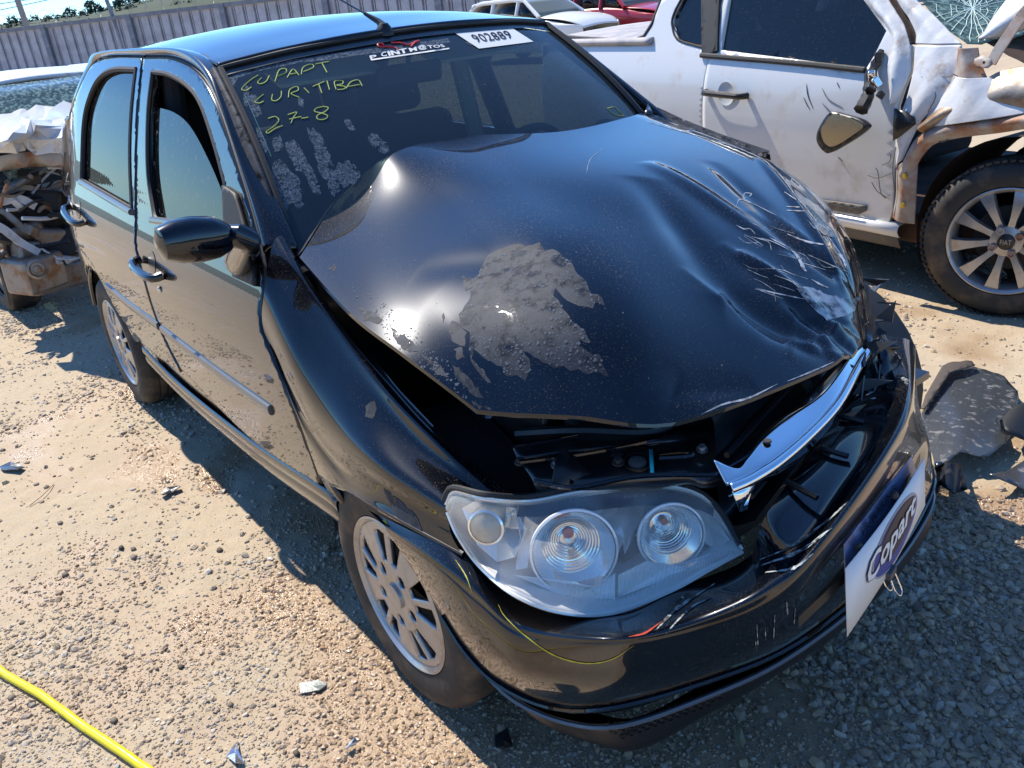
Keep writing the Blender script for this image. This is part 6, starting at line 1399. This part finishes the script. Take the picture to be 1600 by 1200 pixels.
for i in range(-7, 16):
    s = s0+i*bay
    if sh_me is None:
        vs = []; n_ = 9; x = 0; pf = []
        for k in range(n_):
            b0 = k*rib; pf += [(b0, 0), (b0+rib*.66, 0), (b0+rib*.70, .09), (b0+rib*.80, .09), (b0+rib*.83, .02), (b0+rib*.90, .02), (b0+rib*.92, .09), (b0+rib*.98, .09)]
        pf.append((bay, 0)); mb = MB(); mb.grid([[V((a, -b, z)) for a, b in pf] for z in (0.05, 1.1, 2.12)]); o = mb.build('fence_panel', M['fsheet'], FN, smooth=False); sh_me = o.data
        mb = MB(); mb.box((0, .08, 1.12), (.24, .16, 2.24)); p_ = mb.build('fence_post', M['galvpost'], FN, smooth=False); post_me = p_.data
        mb = MB(); mb.box((bay/2, .06, 2.16), (bay-.24, .12, .10)); mb.box((bay/2, .03, 2.23), (bay-.1, .2, .03)); r_ = mb.build('top_rail', M['galvpost'], FN, smooth=False); rail_me = r_.data
    else:
        o = bpy.data.objects.new('fence_panel', sh_me); p_ = bpy.data.objects.new('fence_post', post_me); r_ = bpy.data.objects.new('top_rail', rail_me)
        for q_ in (o, p_, r_): COL.objects.link(q_); q_.parent = FN
    az = math.atan2(fd.y, fd.x)
    sg = 1 if V((-fd.y, fd.x, 0)).dot(fn_) > 0 else -1
    for q_ in (o, p_, r_): q_.location = fp_(s, 0, 0 if q_ is o else .0); q_.rotation_euler = (0, 0, az); q_.scale = (1, sg, 1)
# coiled wire on top of the fence
rz = MB(); n_ = 1100; pts_ = []
for k in range(n_):
    s = s0-4*bay+k*.035; a = k*.28; pts_.append(fp_(s, 2.52+.26*math.sin(a), .26*math.cos(a)))
rz.tube(pts_, .006, 3); o = rz.build('wire_coil', M['galvpost'], FN); o['kind'] = 'stuff'
for k in range(5):
    pass
# leaning lamp post and mast behind the fence
lp_ = P(45, 46, 'z', 2.25); lp2 = P(28, 0, 'x', lp_.x)
def pole(name, a, b, r, lb, cat, m, ext=3.0):
    A = P(a[0], a[1], 'z', 2.3) if not isinstance(a, V) else a
    d_ = (A-CAM); d_.z = 0; D_ = d_.length+2.5
    def far_(u, v): r_ = ray(u, v); return CAM+r_*(D_/math.hypot(r_.x, r_.y))
    A2, B2 = far_(*a), far_(*b); t = B2-A2; t *= 1/t.z; base = A2-t*.6; base = V((base.x, base.y, 0)); topp = B2+t*ext
    o = MB().tube([V((0, 0, 0)), topp-base], [r, r*.7], 10).build(name, m); o.location = base; return tag(o, lb, cat)
pole('lamp_post', (45, 44), (28, -2), .17, 'leaning grey concrete post rising above the fence at top left', 'post', M['woodpole'])
pole('mast', (180, 20), (171, -2), .09, 'thin dark mast standing behind the fence', 'post', M['galvpost'])
for i, (a, b, lb) in enumerate(((((-40, 12), (60, -3)), None, 'upper power line crossing the sky at top left'), (((-20, 20), (130, -12)), None, 'lower power line crossing the sky at top left'))):
    A, B = P(a[0][0], a[0][1], 'x', -60), P(a[1][0], a[1][1], 'x', -60); d_ = B-A; o = MB().tube([V((0, 0, 0)), d_*3.0], .03, 4).build('power_line', M['galvpost']); o.location = A; tag(o, lb, 'power line', 'power lines')
# ------------------------------------------------------------------ hills and trees beyond
def hill(name, az0, az1, dist, hfun, m, depth=120, n=90):
    rows = []
    for j, (dd, hk) in enumerate(((0, 0), (.15, .35), (.35, .7), (.6, .93), (.8, 1.0), (1.0, .9), (1.6, 0))):
        row = []
        for i in range(n):
            a = az0+(az1-az0)*i/(n-1); r_ = dist+depth*dd; h_ = hfun(a)*hk
            row.append(V((CAM.x+r_*math.cos(a), CAM.y+r_*math.sin(a), h_-.5)))
        rows.append(row)
    o = net(name, rows, m, None, 2, 3); o['kind'] = 'structure'; return o
def az_of(u, v): r_ = ray(u, v); return math.atan2(r_.y, r_.x)
def elev(u, v): r_ = ray(u, v); return r_.z/math.hypot(r_.x, r_.y)
key = sorted([(az_of(u, v), elev(u, v)) for u, v in ((-200, 72), (-60, 50), (0, 38), (60, 30), (120, 24), (160, 17), (200, 6), (260, -8), (340, -22), (500, -50), (900, -110), (1600, -200))])
ka = [k[0] for k in key]; ke = [max(.004, k[1]) for k in key]; D0, DD = 260, 160
hill('hills', ka[0]-.3, ka[-1]+.3, D0, lambda a: (1.5+float(np.interp(a, ka, ke))*(D0+DD*.8)), M['hill'], DD)
# hills all round, lower, seen only in reflections and from other positions
hill('hills', ka[-1]+.25, ka[0]-.25+2*math.pi, 300, lambda a: 16+7*math.sin(a*3)+4*math.sin(a*7), M['hill'], 160, 120)
def crown(c, r_, n_, seed):
    q = np.random.default_rng(seed); d_ = q.normal(size=(n_, 3)); d_ /= np.linalg.norm(d_, axis=1)[:, None]; rad = q.uniform(.35, 1, n_)**.5
    ctr = d_*rad[:, None]*np.array([r_, r_, r_*.85])*(1+.25*np.sin(d_[:, :1]*5+seed)); s_ = r_*.16; vs = []; fs = []
    t1 = q.normal(size=(n_, 3)); t2 = q.normal(size=(n_, 3)); v0 = ctr+t1*s_; v1 = ctr+t2*s_; v2 = ctr-(t1+t2)*.5*s_
    vs = np.stack([v0, v1, v2], 1).reshape(-1, 3)+np.array(c); return vs, np.arange(n_*3).reshape(-1, 3)
trees = [(10, 40, 1.0), (22, 37, 2.2), (55, 31, 1.7), (75, 30, 1.4), (92, 29, 1.4), (112, 26, 2.4), (130, 25, 1.6), (148, 18, 3.2), (160, 20, 1.8), (185, 12, 2.0), (192, 8, 2.4), (208, 4, 2.4), (218, 3, 2.0), (235, -2, 2.2), (100, 28, 1.2), (140, 23, 1.5), (172, 16, 1.4), (35, 36, 1.0), (45, 33, 1.0)]
names_ = ['small round', 'tall pointed', 'broad low', 'bushy']
for i, (u, v, r_) in enumerate(trees):
    a = az_of(u, v); dd = D0+DD*.72; x, y = CAM.x+dd*math.cos(a), CAM.y+dd*math.sin(a); h_ = float(np.interp(a, ka, ke))*(D0+DD*.8)
    side_ = 'left of the leaning post' if u < 45 else 'between the leaning post and the mast' if u < 175 else 'right of the mast'
    sz_ = 'smallest' if r_ < 1.1 else 'small' if r_ < 1.5 else 'medium' if r_ < 2.1 else 'large' if r_ < 3 else 'largest'
    rank = 1+sum(1 for q_ in trees if q_[0] < u); ord_ = ['first', 'second', 'third', 'fourth', 'fifth', 'sixth', 'seventh', 'eighth', 'ninth', 'tenth', 'eleventh', 'twelfth', 'thirteenth', 'fourteenth', 'fifteenth', 'sixteenth', 'seventeenth', 'eighteenth', 'nineteenth'][rank-1]
    t = thing('distant_tree', '%s dark tree on the far ridge, %s from the left' % (sz_, ord_), 'tree', (x, y, h_-.5), 0, 'trees on the far ridge')
    cv, cf = crown((0, 0, r_*1.1), r_*.95, 220, i); npmesh('crown', cv, cf, [M['foliage']], t, False)
    MB().tube([V((0, 0, -1)), V((0, 0, r_))], [.25, .12], 5).build('trunk', M['woodpole'], t)

# the closed line of scrub and woodland along the ridge
wr_ = random.Random(12); VV = []; FF = []; nb = 0
for k in range(170):
    u = wr_.uniform(-160, 330); a = az_of(u, 20); dd = D0+DD*wr_.uniform(.30, .82); hh = float(np.interp(a, ka, ke))*(D0+DD*.8)*(.62 if dd < D0+DD*.42 else .84 if dd < D0+DD*.6 else 1)
    r_ = wr_.uniform(1.1, 2.3); cv, cf = crown((CAM.x+dd*math.cos(a), CAM.y+dd*math.sin(a), hh-.1), r_, 70, 100+k); VV.append(cv); FF.append(cf+nb); nb += len(cv)
tag(npmesh('woodland', np.concatenate(VV), np.concatenate(FF), [M['foliage']], None, False), 'low dark scrub and woodland covering the far ridge beyond the fence', 'woodland', None, 'stuff')
